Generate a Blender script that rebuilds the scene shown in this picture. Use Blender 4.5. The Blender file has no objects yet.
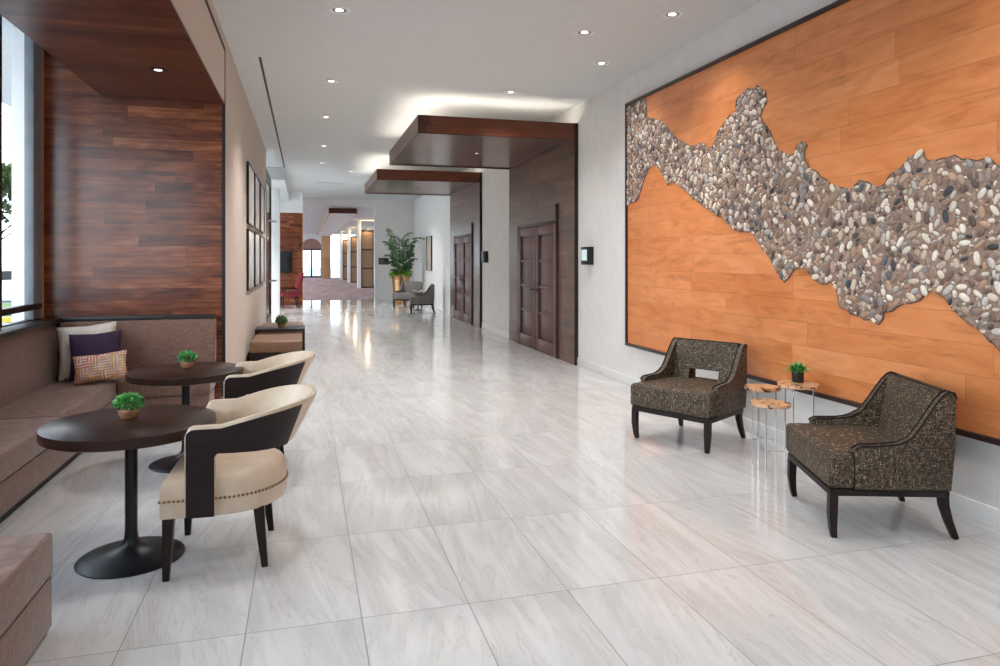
import bpy, bmesh, math, random
import numpy as np
from mathutils import Vector, Matrix, kdtree
from mathutils.geometry import intersect_line_line_2d
random.seed(7)
PI = math.pi
S = bpy.context.scene
COL = S.collection

# ------------------------------------------------------------------ camera, world, exposure
YAW = math.atan(195 / 700)
cam = bpy.data.cameras.new('camera')
cam.sensor_width = 36; cam.lens = 25.2; cam.shift_y = -0.074
cam.clip_start = .05; cam.clip_end = 500
camo = bpy.data.objects.new('camera', cam); COL.objects.link(camo)
camo.location = (0, 0, 1.55); camo.rotation_euler = (PI / 2, 0, -YAW)
S.camera = camo
S.view_settings.view_transform = 'Standard'
S.view_settings.look = 'None'
S.view_settings.use_curve_mapping = False
S.view_settings.gamma = 1
S.view_settings.exposure = 0.62
S.cycles.use_denoising = True
S.cycles.max_bounces = 10
S.cycles.diffuse_bounces = 6
S.cycles.sample_clamp_indirect = 6

W = bpy.data.worlds.new('sky'); S.world = W; W.use_nodes = True
wt = W.node_tree; wt.nodes.clear()
def wn(t, **k):
    n = wt.nodes.new(t)
    for a, b in k.items(): setattr(n, a, b)
    return n
wo = wn('ShaderNodeOutputWorld'); wb = wn('ShaderNodeBackground'); wc = wn('ShaderNodeTexCoord')
wsep = wn('ShaderNodeSeparateXYZ'); wr = wn('ShaderNodeValToRGB'); wz = wn('ShaderNodeTexNoise'); wmix = wn('ShaderNodeMix', data_type='RGBA')
wz.inputs['Scale'].default_value = 2.2; wz.inputs['Detail'].default_value = 6
wr.color_ramp.elements[0].color = (.86, .92, 1, 1); wr.color_ramp.elements[1].color = (.30, .55, .95, 1)
wr.color_ramp.elements[1].position = .75
wcr = wn('ShaderNodeValToRGB'); wcr.color_ramp.elements[0].position = .42; wcr.color_ramp.elements[1].position = .62
wt.links.new(wc.outputs['Generated'], wsep.inputs[0]); wt.links.new(wsep.outputs['Z'], wr.inputs[0])
wt.links.new(wc.outputs['Generated'], wz.inputs['Vector']); wt.links.new(wz.outputs['Fac'], wcr.inputs[0])
wt.links.new(wcr.outputs[0], wmix.inputs[0]); wt.links.new(wr.outputs[0], wmix.inputs[6])
wmix.inputs[7].default_value = (1, 1, 1, 1)
wt.links.new(wmix.outputs[2], wb.inputs[0]); wb.inputs[1].default_value = 4.0
wt.links.new(wb.outputs[0], wo.inputs[0])

DOWNLIGHT_W = 185
COVE_W = 3.8

# ------------------------------------------------------------------ material helpers
def srgb(r, g, b):
    f = lambda c: c / 12.92 if c <= .04045 else ((c + .055) / 1.055) ** 2.4
    return (f(r / 255), f(g / 255), f(b / 255), 1)
class NT:
    def __init__(s, name):
        s.m = bpy.data.materials.new(name); s.m.use_nodes = True
        s.t = s.m.node_tree; s.b = s.t.nodes['Principled BSDF']
    def n(s, t, **k):
        n = s.t.nodes.new('ShaderNode' + t)
        for a, b in k.items(): setattr(n, a, b)
        return n
    def l(s, a, b): s.t.links.new(a, b)
    def put(s, sock, v):
        if hasattr(v, 'bl_idname') or isinstance(v, bpy.types.NodeSocket): s.l(v, sock)
        else: sock.default_value = v
    def math(s, op, a, b=0.0, c=None):
        n = s.n('Math', operation=op); s.put(n.inputs[0], a); s.put(n.inputs[1], b)
        if c is not None: s.put(n.inputs[2], c)
        return n.outputs[0]
    def comb(s, x, y, z=0.0):
        n = s.n('CombineXYZ'); s.put(n.inputs[0], x); s.put(n.inputs[1], y); s.put(n.inputs[2], z); return n.outputs[0]
    def noise(s, vec, scale=1, detail=3, rough=.5, dist=0):
        n = s.n('TexNoise'); s.l(vec, n.inputs['Vector']); n.inputs['Scale'].default_value = scale
        n.inputs['Detail'].default_value = detail; n.inputs['Roughness'].default_value = rough; n.inputs['Distortion'].default_value = dist
        return n.outputs['Fac']
    def white(s, vec):
        n = s.n('TexWhiteNoise', noise_dimensions='3D'); s.l(vec, n.inputs['Vector']); return n.outputs['Value']
    def ramp(s, fac, stops, interp='LINEAR'):
        n = s.n('ValToRGB'); s.l(fac, n.inputs[0]); e = n.color_ramp; e.interpolation = interp
        while len(e.elements) < len(stops): e.elements.new(.5)
        for el, (p, c) in zip(e.elements, stops): el.position = p; el.color = c
        return n.outputs[0]
    def mix(s, f, a, b, mode='MIX'):
        n = s.n('Mix', data_type='RGBA', blend_type=mode); s.put(n.inputs[0], f); s.put(n.inputs[6], a); s.put(n.inputs[7], b); return n.outputs[2]
    def xyz(s):
        c = s.n('TexCoord'); p = s.n('SeparateXYZ'); s.l(c.outputs['Object'], p.inputs[0])
        return c.outputs['Object'], p.outputs[0], p.outputs[1], p.outputs[2]
    def scale(s, v, k):
        n = s.n('Vector' + 'Math', operation='MULTIPLY'); s.l(v, n.inputs[0]); n.inputs[1].default_value = k; return n.outputs[0]
    def bump(s, h, st, dist=.01):
        n = s.n('Bump'); s.l(h, n.inputs['Height']); n.inputs['Strength'].default_value = st; n.inputs['Distance'].default_value = dist
        s.l(n.outputs[0], s.b.inputs['Normal'])
    def set(s, col=None, rough=None, metal=None, spec=None, coat=None):
        if col is not None: s.put(s.b.inputs['Base Color'], col)
        if rough is not None: s.put(s.b.inputs['Roughness'], rough)
        if metal is not None: s.b.inputs['Metallic'].default_value = metal
        if spec is not None: s.b.inputs['Specular IOR Level'].default_value = spec
        if coat is not None: s.b.inputs['Coat Weight'].default_value = coat; s.b.inputs['Coat Roughness'].default_value = .06
        return s.m
def plain(name, col, rough=.5, metal=0, var=.06, scale=8, spec=.5):
    k = NT(name); o, x, y, z = k.xyz()
    f = k.noise(o, scale, 4)
    d = tuple(c * (1 - var * 2) for c in col[:3]) + (1,); h = tuple(min(1, c * (1 + var * 2)) for c in col[:3]) + (1,)
    return k.set(k.ramp(f, [(.3, d), (.7, h)]), rough, metal, spec)
def emit(name, col, st):
    k = NT(name); k.b.inputs['Base Color'].default_value = col
    k.b.inputs['Emission Color'].default_value = col; k.b.inputs['Emission Strength'].default_value = st
    return k.m
def wood(name, along, across, row, length, cols, rough=.25, gap=.012, coat=0.0, blotch=.5, grain=.35, spec=.5, joint=.75, smear=0):
    k = NT(name); o, x, y, z = k.xyz()
    ax = {'x': x, 'y': y, 'z': z, 'xy': None}
    A = k.math('ADD', x, y) if along == 'xy' else ax[along]
    B = ax[across]
    rowf = k.math('DIVIDE', B, row); ri = k.math('FLOOR', rowf); rf = k.math('FRACT', rowf)
    r0 = k.white(k.comb(ri, 3.7, 1.3))
    al = k.math('ADD', k.math('DIVIDE', A, length), k.math('MULTIPLY', r0, 7.31)); pi_ = k.math('FLOOR', al); pf = k.math('FRACT', al)
    pr = k.white(k.comb(ri, pi_, 5.1))
    off = k.math('MULTIPLY', pr, 37.0)
    gv = k.comb(k.math('MULTIPLY', A, 1.6), k.math('ADD', k.math('MULTIPLY', B, 28), off), off)
    g = k.noise(gv, 1.0, 5, .6, .8)
    bv = k.comb(k.math('MULTIPLY', A, 2.2), k.math('ADD', k.math('MULTIPLY', B, 7), off), off)
    b = k.noise(bv, 1.0, 3, .55, 1.0)
    f = k.math('ADD', k.math('MULTIPLY', k.math('ADD', k.math('MULTIPLY', pr, .7), .15), 1 - blotch), k.math('MULTIPLY', b, blotch))
    f = k.math('ADD', f, k.math('MULTIPLY', k.math('SUBTRACT', g, .5), grain))
    n = len(cols)
    c = k.ramp(f, [(.15 + .7 * i / (n - 1), srgb(*q)) for i, q in enumerate(cols)])
    e1 = k.math('LESS_THAN', rf, gap); e2 = k.math('LESS_THAN', pf, gap * row / length)
    e = k.math('MAXIMUM', e1, e2)
    if smear:
        sn = k.noise(k.comb(k.math('MULTIPLY', A, 1.7), k.math('ADD', k.math('MULTIPLY', B, 10), off), 4.0), 1.0, 6, .6, 1.2)
        c = k.mix(smear, c, k.mix(1.0, c, k.ramp(sn, [(.32, (.55, .42, .34, 1)), (.46, (1, 1, 1, 1))]), 'MULTIPLY'))
    c = k.mix(k.math('MULTIPLY', e, joint), c, (.01, .005, .003, 1))
    hgt = k.math('SUBTRACT', k.math('MULTIPLY', g, .12), e)
    k.bump(hgt, .05, .002)
    rr = k.math('ADD', rough - .06, k.math('MULTIPLY', g, .14))
    return k.set(c, rr, 0, spec, coat)

# ------------------------------------------------------------------ materials
M = {}
WAL = [(54, 23, 13), (104, 52, 30), (140, 78, 48), (172, 112, 76)]
WALD = [(46, 20, 12), (78, 36, 20), (100, 50, 29), (122, 68, 44)]
M['walnut_wall'] = wood('walnut_wall_planks', 'x', 'z', .105, 1.3, WAL, .19, .03, .05, .7, .8, smear=.75)
M['walnut_soffit_x'] = wood('walnut_soffit_boards', 'x', 'y', .105, 1.5, [(34, 14, 8), (66, 30, 17), (98, 50, 31), (126, 74, 49)], .32, .025, 0, .6, .75)
M['walnut_soffit_y'] = wood('walnut_canopy_boards', 'y', 'x', .13, 1.5, [(44, 24, 17), (78, 46, 34), (108, 68, 54), (142, 96, 78)], .24, .03, .1, .5, .5)
M['walnut_fascia'] = wood('walnut_fascia_boards', 'xy', 'z', .26, 2.5, WALD, .3, .0, 0)
M['walnut_slab'] = wood('walnut_slab_boards', 'y', 'z', .105, 1.2, [(66, 43, 33), (94, 67, 52), (114, 85, 67), (138, 107, 87)], .3, .02, 0, .66, .5)
M['door_wood'] = wood('dark_door_wood', 'z', 'y', 5, 9, [(72, 44, 40), (92, 60, 54), (106, 72, 66), (118, 84, 76)], .38, 0, 0, .7, .3)
M['orange'] = wood('orange_maple_planks', 'y', 'z', .185, 1.55, [(196, 112, 60), (213, 130, 74), (226, 146, 92), (235, 164, 114)], .3, .012, 0, .72, .24, joint=.55, smear=.42)
M['tan_wood'] = wood('tan_wood', 'z', 'x', 3, 9, [(168, 122, 84), (190, 146, 106), (205, 165, 125)], .4, 0)
M['dark_trim'] = plain('dark_brown_trim', srgb(52, 38, 34), .4)
M['black_reveal'] = plain('black_reveal', srgb(22, 20, 20), .5)
M['table_wood'] = wood('espresso_table_wood', 'x', 'y', .4, 3, [(36, 20, 17), (46, 27, 22), (56, 35, 29)], .3, 0, 0, .5, .2, .3)
M['leg_wood'] = plain('espresso_leg_wood', srgb(32, 20, 18), .4, spec=.3)
M['black_metal'] = plain('black_metal', srgb(24, 25, 28), .38)
M['white_wall'] = None
def plaster(name, a, b, bump=.12, rough=.75):
    k = NT(name); o, x, y, z = k.xyz()
    f = k.noise(o, 5, 5, .6); f2 = k.noise(o, 40, 3)
    k.bump(f2, bump, .003)
    return k.set(k.ramp(f, [(.3, srgb(*a)), (.7, srgb(*b))]), rough)
M['white_wall'] = plaster('textured_white_wallpaper', (224, 221, 218), (231, 229, 227))
M['beige_wall'] = plaster('beige_wall_paint', (204, 188, 175), (209, 194, 182))
M['ceiling'] = plaster('ceiling_paint', (214, 216, 216), (218, 220, 220), .03, .9)
M['white_paint'] = plaster('white_paint', (232, 232, 232), (236, 236, 236), .02, .55)
M['chrome'] = plain('chrome', srgb(215, 215, 218), .12, 1)
M['bronze'] = plain('bronze', srgb(190, 150, 110), .22, 1, .15, 12)
M['brass_stud'] = plain('antique_brass', srgb(150, 116, 80), .35, 1)
M['copper_pot'] = plain('copper_pot', srgb(170, 122, 92), .4, .3)
M['black_pot'] = plain('black_ceramic', srgb(38, 37, 40), .35)
M['lens'] = emit('lamp_lens', (1, .95, .86, 1), 2.5)
M['strip'] = emit('led_strip', (1, .9, .78, 1), 5)
M['vent'] = plain('vent_grey', srgb(150, 150, 150), .6)
M['screen'] = emit('display_screen', (.60, .74, .78, 1), .28)
M['tv'] = plain('tv_glass', srgb(18, 22, 24), .12)
M['soil'] = plain('soil', srgb(48, 36, 28), .9)
M['stem'] = plain('green_stem', srgb(96, 110, 58), .6)
M['bark'] = plain('tree_bark', srgb(80, 66, 54), .9)
M['purple'] = plain('purple_velvet', srgb(50, 26, 56), .8, 0, .12, 60)
M['cream'] = plain('cream_linen', srgb(222, 208, 192), .85, 0, .05, 90)
M['paper'] = plain('white_paper', srgb(238, 238, 235), .6)
M['asphalt'] = plain('asphalt', srgb(150, 150, 148), .9)
M['grass'] = plain('grass', srgb(96, 112, 62), .95, 0, .2, 3)
M['car_paint'] = plain('white_car_paint', srgb(232, 234, 238), .2)
M['rubber'] = plain('rubber', srgb(24, 24, 25), .8)
M['yellow'] = plain('yellow_paint', srgb(214, 176, 60), .6)
M['red'] = plain('red_upholstery', srgb(108, 8, 28), .7, 0, .08, 30)
M['grey_frame'] = plain('grey_window_frame', srgb(128, 132, 138), .4)
M['dark_frame'] = plain('dark_window_frame', srgb(42, 36, 36), .4)

def floor_mat():
    k = NT('streaked_stone_tiles'); o, x, y, z = k.xyz()
    w, h = .4735, .947
    fx = k.math('DIVIDE', k.math('SUBTRACT', x, .2365), w); fy = k.math('DIVIDE', k.math('SUBTRACT', y, 3.072), h)
    ix = k.math('FLOOR', fx); iy = k.math('FLOOR', fy); rx = k.math('FRACT', fx); ry = k.math('FRACT', fy)
    r = k.white(k.comb(ix, iy, .5)); r2 = k.white(k.comb(ix, iy, 8.5))
    off = k.math('MULTIPLY', r, 53.0)
    sl = k.math('MULTIPLY', k.math('SUBTRACT', r2, .5), .5)
    xs = k.math('ADD', x, k.math('MULTIPLY', y, sl))
    v = k.comb(k.math('ADD', k.math('MULTIPLY', xs, 9), off), k.math('MULTIPLY', y, 1.0), off)
    n1 = k.noise(v, 1.0, 6, .6, 1.2)
    v2 = k.comb(k.math('ADD', k.math('MULTIPLY', xs, 2.6), off), k.math('MULTIPLY', y, .8), off)
    n2 = k.noise(v2, 1.0, 4, .55, 1.5)
    c = k.ramp(n1, [(.28, srgb(190, 188, 186)), (.45, srgb(211, 210, 209)), (.62, srgb(221, 221, 221)), (.8, srgb(226, 227, 227))])
    c2 = k.ramp(n2, [(.3, srgb(198, 196, 194)), (.55, srgb(219, 219, 218)), (.75, srgb(228, 228, 228))])
    c = k.mix(.5, c, c2)
    v3 = k.comb(k.math('ADD', k.math('MULTIPLY', xs, 26), off), k.math('MULTIPLY', y, 1.1), off)
    n3 = k.noise(v3, 1.0, 5, .65, .8)
    vein = k.math('LESS_THAN', k.math('ABSOLUTE', k.math('SUBTRACT', n1, .47)), .012)
    c = k.mix(k.math('MULTIPLY', vein, .22), c, srgb(166, 160, 155))
    c = k.mix(.55, c, k.mix(1.0, c, k.ramp(n3, [(.3, (.88, .88, .88, 1)), (.5, (1, 1, 1, 1)), (.75, (1.05, 1.05, 1.05, 1))]), 'MULTIPLY'))
    tint = k.ramp(r, [(0, (.93, .925, .92, 1)), (1, (1.0, 1.0, 1.0, 1))])
    c = k.mix(1.0, c, tint, 'MULTIPLY')
    g = k.math('MAXIMUM', k.math('LESS_THAN', k.math('ABSOLUTE', k.math('SUBTRACT', rx, .5)), .0), k.math('GREATER_THAN', k.math('ABSOLUTE', k.math('SUBTRACT', rx, .5)), .4945))
    g = k.math('MAXIMUM', g, k.math('GREATER_THAN', k.math('ABSOLUTE', k.math('SUBTRACT', ry, .5)), .49725))
    c = k.mix(k.math('MULTIPLY', g, .85), c, srgb(130, 125, 120))
    k.bump(k.math('MULTIPLY', g, -1.0), .2, .002)
    rough = k.math('ADD', .05, k.math('ADD', k.math('MULTIPLY', n2, .07), k.math('MULTIPLY', g, .3)))
    return k.set(c, rough, 0, .5)
M['floor'] = floor_mat()
def bench_mat():
    k = NT('taupe_woven_upholstery'); o, x, y, z = k.xyz()
    a = k.noise(k.scale(o, (14, 14, 420)), 1, 2); b = k.noise(k.scale(o, (420, 420, 14)), 1, 2)
    cfac = k.math('MULTIPLY', k.math('ADD', a, b), .5)
    c = k.ramp(cfac, [(.32, srgb(82, 54, 44)), (.5, srgb(120, 88, 75)), (.68, srgb(158, 125, 110))])
    k.bump(cfac, .25, .002)
    m = k.set(c, .85); k.b.inputs['Sheen Weight'].default_value = .3; return m
M['bench'] = bench_mat()
def tweed_mat(name, dark, mid, gold, pale):
    k = NT(name); o, x, y, z = k.xyz()
    a = k.noise(k.scale(o, (38, 38, 320)), 1, 2, .6); b = k.noise(k.scale(o, (280, 280, 36)), 1, 2, .6); q = k.noise(o, 60, 3)
    h = k.math('MAXIMUM', a, b)
    c = k.ramp(h, [(.51, srgb(*dark)), (.575, srgb(*mid)), (.635, srgb(*gold)), (.71, srgb(*pale))])
    c = k.mix(k.math('MULTIPLY', q, .55), c, srgb(*dark))
    k.bump(h, .5, .004)
    return k.set(c, .6)
M['tweed'] = tweed_mat('black_gold_tweed', (34, 27, 23), (82, 63, 45), (146, 118, 80), (222, 212, 192))
M['tweed_grey'] = tweed_mat('grey_tweed', (92, 84, 79), (122, 114, 107), (154, 146, 138), (186, 180, 172))
def leather_mat():
    k = NT('cream_leather'); o, x, y, z = k.xyz()
    f = k.noise(o, 9, 4); v = k.n('TexVoronoi'); v.inputs['Scale'].default_value = 260; k.l(o, v.inputs['Vector'])
    k.bump(v.outputs['Distance'], .12, .001)
    return k.set(k.ramp(f, [(.3, srgb(202, 180, 156)), (.7, srgb(216, 197, 176))]), .38)
M['leather'] = leather_mat()
def maze_mat():
    k = NT('orange_maze_weave'); o, x, y, z = k.xyz()
    s = 21.0
    X = k.math('MULTIPLY', x, s); Z = k.math('MULTIPLY', z, s)
    ix = k.math('FLOOR', X); iz = k.math('FLOOR', Z)
    r = k.white(k.comb(ix, iz, 1.5)); flip = k.math('GREATER_THAN', r, .5)
    ux = k.math('FRACT', k.math('MULTIPLY', X, 2)); uz = k.math('FRACT', k.math('MULTIPLY', Z, 2))
    v = k.math('ADD', k.math('MULTIPLY', flip, ux), k.math('MULTIPLY', k.math('SUBTRACT', 1.0, flip), uz))
    line = k.math('GREATER_THAN', v, .58)
    q = k.noise(o, 7, 2)
    base = k.ramp(q, [(.35, srgb(204, 98, 58)), (.5, srgb(206, 140, 60)), (.65, srgb(196, 160, 96))])
    light = k.ramp(q, [(.35, srgb(236, 222, 210)), (.55, srgb(186, 170, 190)), (.7, srgb(236, 220, 196))])
    return k.set(k.mix(line, base, light), .85)
M['maze'] = maze_mat()
def leaf_mat(name, a, b, c):
    k = NT(name); o, x, y, z = k.xyz()
    at = k.n('ShaderNodeAttribute'.replace('ShaderNode', '')); at.attribute_name = 'shade'; at.attribute_type = 'GEOMETRY'
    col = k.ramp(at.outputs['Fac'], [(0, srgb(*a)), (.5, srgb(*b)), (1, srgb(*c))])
    m = k.set(col, .5); k.b.inputs['Subsurface Weight'].default_value = 0; return m
M['leaf_bright'] = leaf_mat('bright_green_leaf', (40, 118, 58), (80, 174, 92), (166, 222, 150))
M['leaf_palm'] = leaf_mat('palm_leaf', (32, 76, 46), (62, 108, 66), (140, 160, 108))
M['leaf_lime'] = leaf_mat('lime_leaf', (70, 120, 36), (110, 160, 50), (150, 190, 80))
M['leaf_tree'] = leaf_mat('tree_leaf', (30, 48, 30), (50, 72, 40), (84, 104, 58))
def pebble_mat():
    k = NT('river_pebbles'); at = k.n('Attribute'); at.attribute_name = 'tone'; at.attribute_type = 'GEOMETRY'
    o, x, y, z = k.xyz(); f = k.noise(o, 60, 4)
    c = k.mix(.35, at.outputs['Color'], k.mix(1.0, at.outputs['Color'], k.ramp(f, [(.3, (.5, .5, .5, 1)), (.7, (1.3, 1.3, 1.3, 1))]), 'MULTIPLY'))
    return k.set(c, .4)
M['pebble'] = pebble_mat()
M['grout'] = plain('pebble_grout', srgb(150, 126, 112), .9, 0, .1, 40)
def slice_mat():
    k = NT('petrified_wood_slice'); o, x, y, z = k.xyz()
    r = k.math('SQRT', k.math('ADD', k.math('MULTIPLY', x, x), k.math('MULTIPLY', y, y)))
    n = k.noise(o, 9, 4, .6, 1.0)
    rr = k.math('ADD', k.math('MULTIPLY', r, 60), k.math('MULTIPLY', n, 9))
    ring = k.math('FRACT', rr)
    c = k.ramp(ring, [(0, srgb(214, 160, 120)), (.6, srgb(228, 186, 146)), (1, srgb(206, 148, 106))])
    dk = k.noise(o, 11, 4, .6, 1.5)
    c = k.mix(k.ramp(dk, [(.56, (0, 0, 0, 1)), (.6, (1, 1, 1, 1))]), c, srgb(52, 34, 26))
    return k.set(c, .22)
M['slice'] = slice_mat()
def carpet_mat():
    k = NT('mauve_carpet'); o, x, y, z = k.xyz()
    f = k.noise(k.scale(o, (1.5, .6, 1)), 1, 5, .7); q = k.noise(o, 90, 2)
    c = k.ramp(f, [(.35, srgb(134, 108, 108)), (.65, srgb(180, 156, 154))]); k.bump(q, .3, .005)
    return k.set(c, .95)
M['carpet'] = carpet_mat()
def art_mat(name, a, b, c, sc):
    k = NT(name); o, x, y, z = k.xyz()
    n = k.noise(k.comb(k.math('MULTIPLY', y, 4.5), k.math('MULTIPLY', z, .9), x), sc, 4, .6, 1.5)
    return k.set(k.ramp(n, [(.34, srgb(*a)), (.46, srgb(*b)), (.6, srgb(*c)), (.75, srgb(236, 232, 230))]), .25)
M['art_pale'] = art_mat('pale_abstract_print', (150, 128, 116), (214, 200, 190), (226, 226, 230), 1.6)
M['art_dark'] = art_mat('abstract_print', (70, 74, 82), (206, 176, 150), (150, 158, 168), 1.8)
def screen_mat():
    k = NT('tan_fabric_screen'); o, x, y, z = k.xyz()
    f = k.noise(k.scale(o, (60, 60, 3)), 1, 3)
    return k.set(k.ramp(f, [(.3, srgb(140, 112, 88)), (.7, srgb(168, 138, 110))]), .7)
M['tan_screen'] = screen_mat()
M['brown_leather'] = plain('brown_ottoman_leather', srgb(124, 92, 72), .5)
def glass_mat():
    k = NT('window_glass'); t = k.t; out = t.nodes['Material Output']
    tr = k.n('BsdfTransparent'); tr.inputs[0].default_value = (.93, .96, .96, 1)
    gl = k.n('BsdfGlossy'); gl.inputs['Roughness'].default_value = .02
    mx = k.n('MixShader'); mx.inputs[0].default_value = .07
    k.l(tr.outputs[0], mx.inputs[1]); k.l(gl.outputs[0], mx.inputs[2]); k.l(mx.outputs[0], out.inputs[0])
    t.nodes.remove(k.b); return k.m
M['glass'] = glass_mat()

# ------------------------------------------------------------------ mesh helpers
class MB:
    def __init__(s): s.bm = bmesh.new(); s.tone = None
    def box(s, x0, x1, y0, y1, z0, z1, bev=0, seg=2, rot=None):
        mat = Matrix.Translation(((x0 + x1) / 2, (y0 + y1) / 2, (z0 + z1) / 2)) @ Matrix.Diagonal((abs(x1 - x0), abs(y1 - y0), abs(z1 - z0), 1))
        if rot: mat = rot @ mat
        r = bmesh.ops.create_cube(s.bm, size=1, matrix=mat)
        if bev:
            es = list({e for v in r['verts'] for e in v.link_edges})
            bmesh.ops.bevel(s.bm, geom=es, offset=bev, segments=seg, profile=.5, affect='EDGES')
        return s
    def rings(s, rings, closed=True, cap=True):
        R = [[s.bm.verts.new(p) for p in r] for r in rings]
        n = len(R[0])
        for a, b in zip(R[:-1], R[1:]):
            for i in range(n if closed else n - 1):
                j = (i + 1) % n
                try: s.bm.faces.new((a[i], a[j], b[j], b[i]))
                except ValueError: pass
        if cap and closed:
            s.bm.faces.new(list(reversed(R[0]))); s.bm.faces.new(R[-1])
        return R
    def lathe(s, prof, c=(0, 0, 0), n=32, axis='z'):
        rings = []
        for r, h in prof:
            ring = []
            for i in range(n):
                a = 2 * PI * i / n
                p = (r * math.cos(a), r * math.sin(a), h)
                if axis == 'x': p = (h, p[0], p[1])
                if axis == 'y': p = (p[1], h, p[0])
                ring.append((c[0] + p[0], c[1] + p[1], c[2] + p[2]))
            rings.append(ring)
        s.rings(rings); return s
    def tube(s, path, rad, n=10, square=False):
        path = [Vector(p) for p in path]; rings = []
        rads = rad if isinstance(rad, (list, tuple)) else [rad] * len(path)
        prev = None
        for i, p in enumerate(path):
            d = (path[min(i + 1, len(path) - 1)] - path[max(i - 1, 0)]).normalized()
            if prev is None:
                u = Vector((1, 0, 0)) if abs(d.x) < .9 else Vector((0, 1, 0))
            else: u = prev
            u = (u - d * u.dot(d)).normalized(); prev = u; w = d.cross(u)
            if square:
                q = rads[i]; qs = [(-q, -q), (q, -q), (q, q), (-q, q)]
                rings.append([p + u * a + w * b for a, b in qs])
            else:
                rings.append([p + (u * math.cos(2 * PI * k / n) + w * math.sin(2 * PI * k / n)) * rads[i] for k in range(n)])
        s.rings(rings); return s
    def prism(s, poly, axis, a, b, bev=0, seg=2):
        def P(u, v, t):
            return {'x': (t, u, v), 'y': (u, t, v), 'z': (u, v, t)}[axis]
        A = [s.bm.verts.new(P(u, v, a)) for u, v in poly]; Bv = [s.bm.verts.new(P(u, v, b)) for u, v in poly]
        n = len(poly); fs = [s.bm.faces.new(A), s.bm.faces.new(list(reversed(Bv)))]
        for i in range(n): fs.append(s.bm.faces.new((A[i], Bv[i], Bv[(i + 1) % n], A[(i + 1) % n])))
        if bev:
            es = [e for e in {e for f in fs[:2] for e in f.edges}]
            bmesh.ops.bevel(s.bm, geom=es, offset=bev, segments=seg, profile=.5, affect='EDGES')
        return s
    def sphere(s, c, r, seg=8, ring=6, sc=(1, 1, 1)):
        bmesh.ops.create_uvsphere(s.bm, u_segments=seg, v_segments=ring, radius=r, matrix=Matrix.Translation(c) @ Matrix.Diagonal((*sc, 1))); return s
    def deform(s, f):
        for v in s.bm.verts: v.co = f(v.co)
        return s
    def build(s, name, mat, parent=None, smooth=40, attr=None, recalc=True):
        if recalc: bmesh.ops.recalc_face_normals(s.bm, faces=s.bm.faces)
        me = bpy.data.meshes.new(name); s.bm.to_mesh(me); s.bm.free()
        me.materials.append(mat)
        if smooth:
            for p in me.polygons: p.use_smooth = True
            try: me.set_sharp_from_angle(angle=math.radians(smooth))
            except Exception: pass
        o = bpy.data.objects.new(name, me); COL.objects.link(o)
        if parent is not None: o.parent = parent
        return o
def thing(name, label, cat, loc=(0, 0, 0), rz=0, group=None):
    o = bpy.data.objects.new(name, None); COL.objects.link(o); o.empty_display_size = .1
    o.location = loc; o.rotation_euler = (0, 0, rz); o['label'] = label; o['category'] = cat
    if group: o['group'] = group
    return o
def tag(o, label, cat, group=None, kind=None):
    o['label'] = label; o['category'] = cat
    if group: o['group'] = group
    if kind: o['kind'] = kind
    return o
def struct(o, label=None, cat=None):
    o['kind'] = 'structure'
    if label: o['label'] = label; o['category'] = cat or o.name.split('_')[0]
    return o
def dup(root, loc, rz, label, group=None):
    r = root.copy(); COL.objects.link(r); r.location = loc; r.rotation_euler = (0, 0, rz); r['label'] = label
    if group: r['group'] = group
    for ch in [c for c in COL.objects if c.parent == root]:
        c = ch.copy(); COL.objects.link(c); c.parent = r
        for g in [q for q in COL.objects if q.parent == ch]:
            d = g.copy(); COL.objects.link(d); d.parent = c
    return r
def bx(*a, **k): return MB().box(*a, **k)

# ------------------------------------------------------------------ room shell
ZC = 3.8; XR = 3.84; XL = -.78; YA = 7.54; XW = -2.39
struct(bx(-4.2, 4.3, -3, 27.0, -.12, 0).build('floor', M['floor']), 'pale streaked stone tile floor with a polished sheen', 'floor')
struct(bx(-4.3, 4.4, 27.0, 60.2, -.12, 0).build('floor_2', M['carpet']), 'mauve patterned carpet of the hall beyond', 'carpet')
cb = MB(); cb.box(-4.2, 4.3, -3, 26.8, ZC, ZC + .15)
ceil = struct(cb.build('ceiling', M['ceiling']), 'flat grey-white painted ceiling of the lobby', 'ceiling')
struct(bx(-4.3, 4.4, 26.98, 60.2, 3.6, 3.7).build('ceiling_2', M['ceiling']), 'lower white ceiling of the carpeted hall beyond', 'ceiling')
struct(bx(XR, XR + .2, -3, 19.9, 0, ZC).build('wall_right', M['white_wall']), 'textured white right-hand wall', 'wall')
struct(bx(-2.6, 4.2, -3.2, -3, 0, ZC).build('wall_near', M['white_wall']), 'unseen white wall added behind the camera to block light', 'wall')  # added out of view, cuts off light from behind the camera
struct(bx(4.02, 4.2, 19.9, 26.8, 0, ZC).build('wall_right_far', M['white_wall']), 'recessed white wall behind the grey armchairs', 'wall')
bb = MB().box(XR - .015, XR, -3, 9.545, 0, .115, .004)
struct(bb.build('baseboard_right', M['white_paint']), 'white baseboard along the right wall', 'baseboard')
struct(bx(XR - .012, XR, 12.96, 15.28, 0, .115, .004) .build('baseboard_right_middle', M['white_paint']), 'white baseboard between the two wood portals', 'baseboard')
struct(bx(XL - .2, XL, YA + .02, 15.3, 0, ZC).build('wall_left', M['beige_wall']), 'beige left wall with the framed prints', 'wall')
struct(bx(XL - .08, XL, -3, YA, 3.12, 3.638).build('wall_left_upper', M['beige_wall']), 'beige fascia above the seating alcove', 'wall')
struct(bx(XL - .08, XL, -3, YA + .02, 3.678, ZC).build('wall_left_top', M['beige_wall']), 'narrow beige band above the black reveal', 'wall')
tb = MB().box(XL - .08, XL + .006, -3, YA + .02, 3.638, 3.678).box(XL - .025, XL + .006, YA - .005, YA + .02, 0, 3.65)
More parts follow.
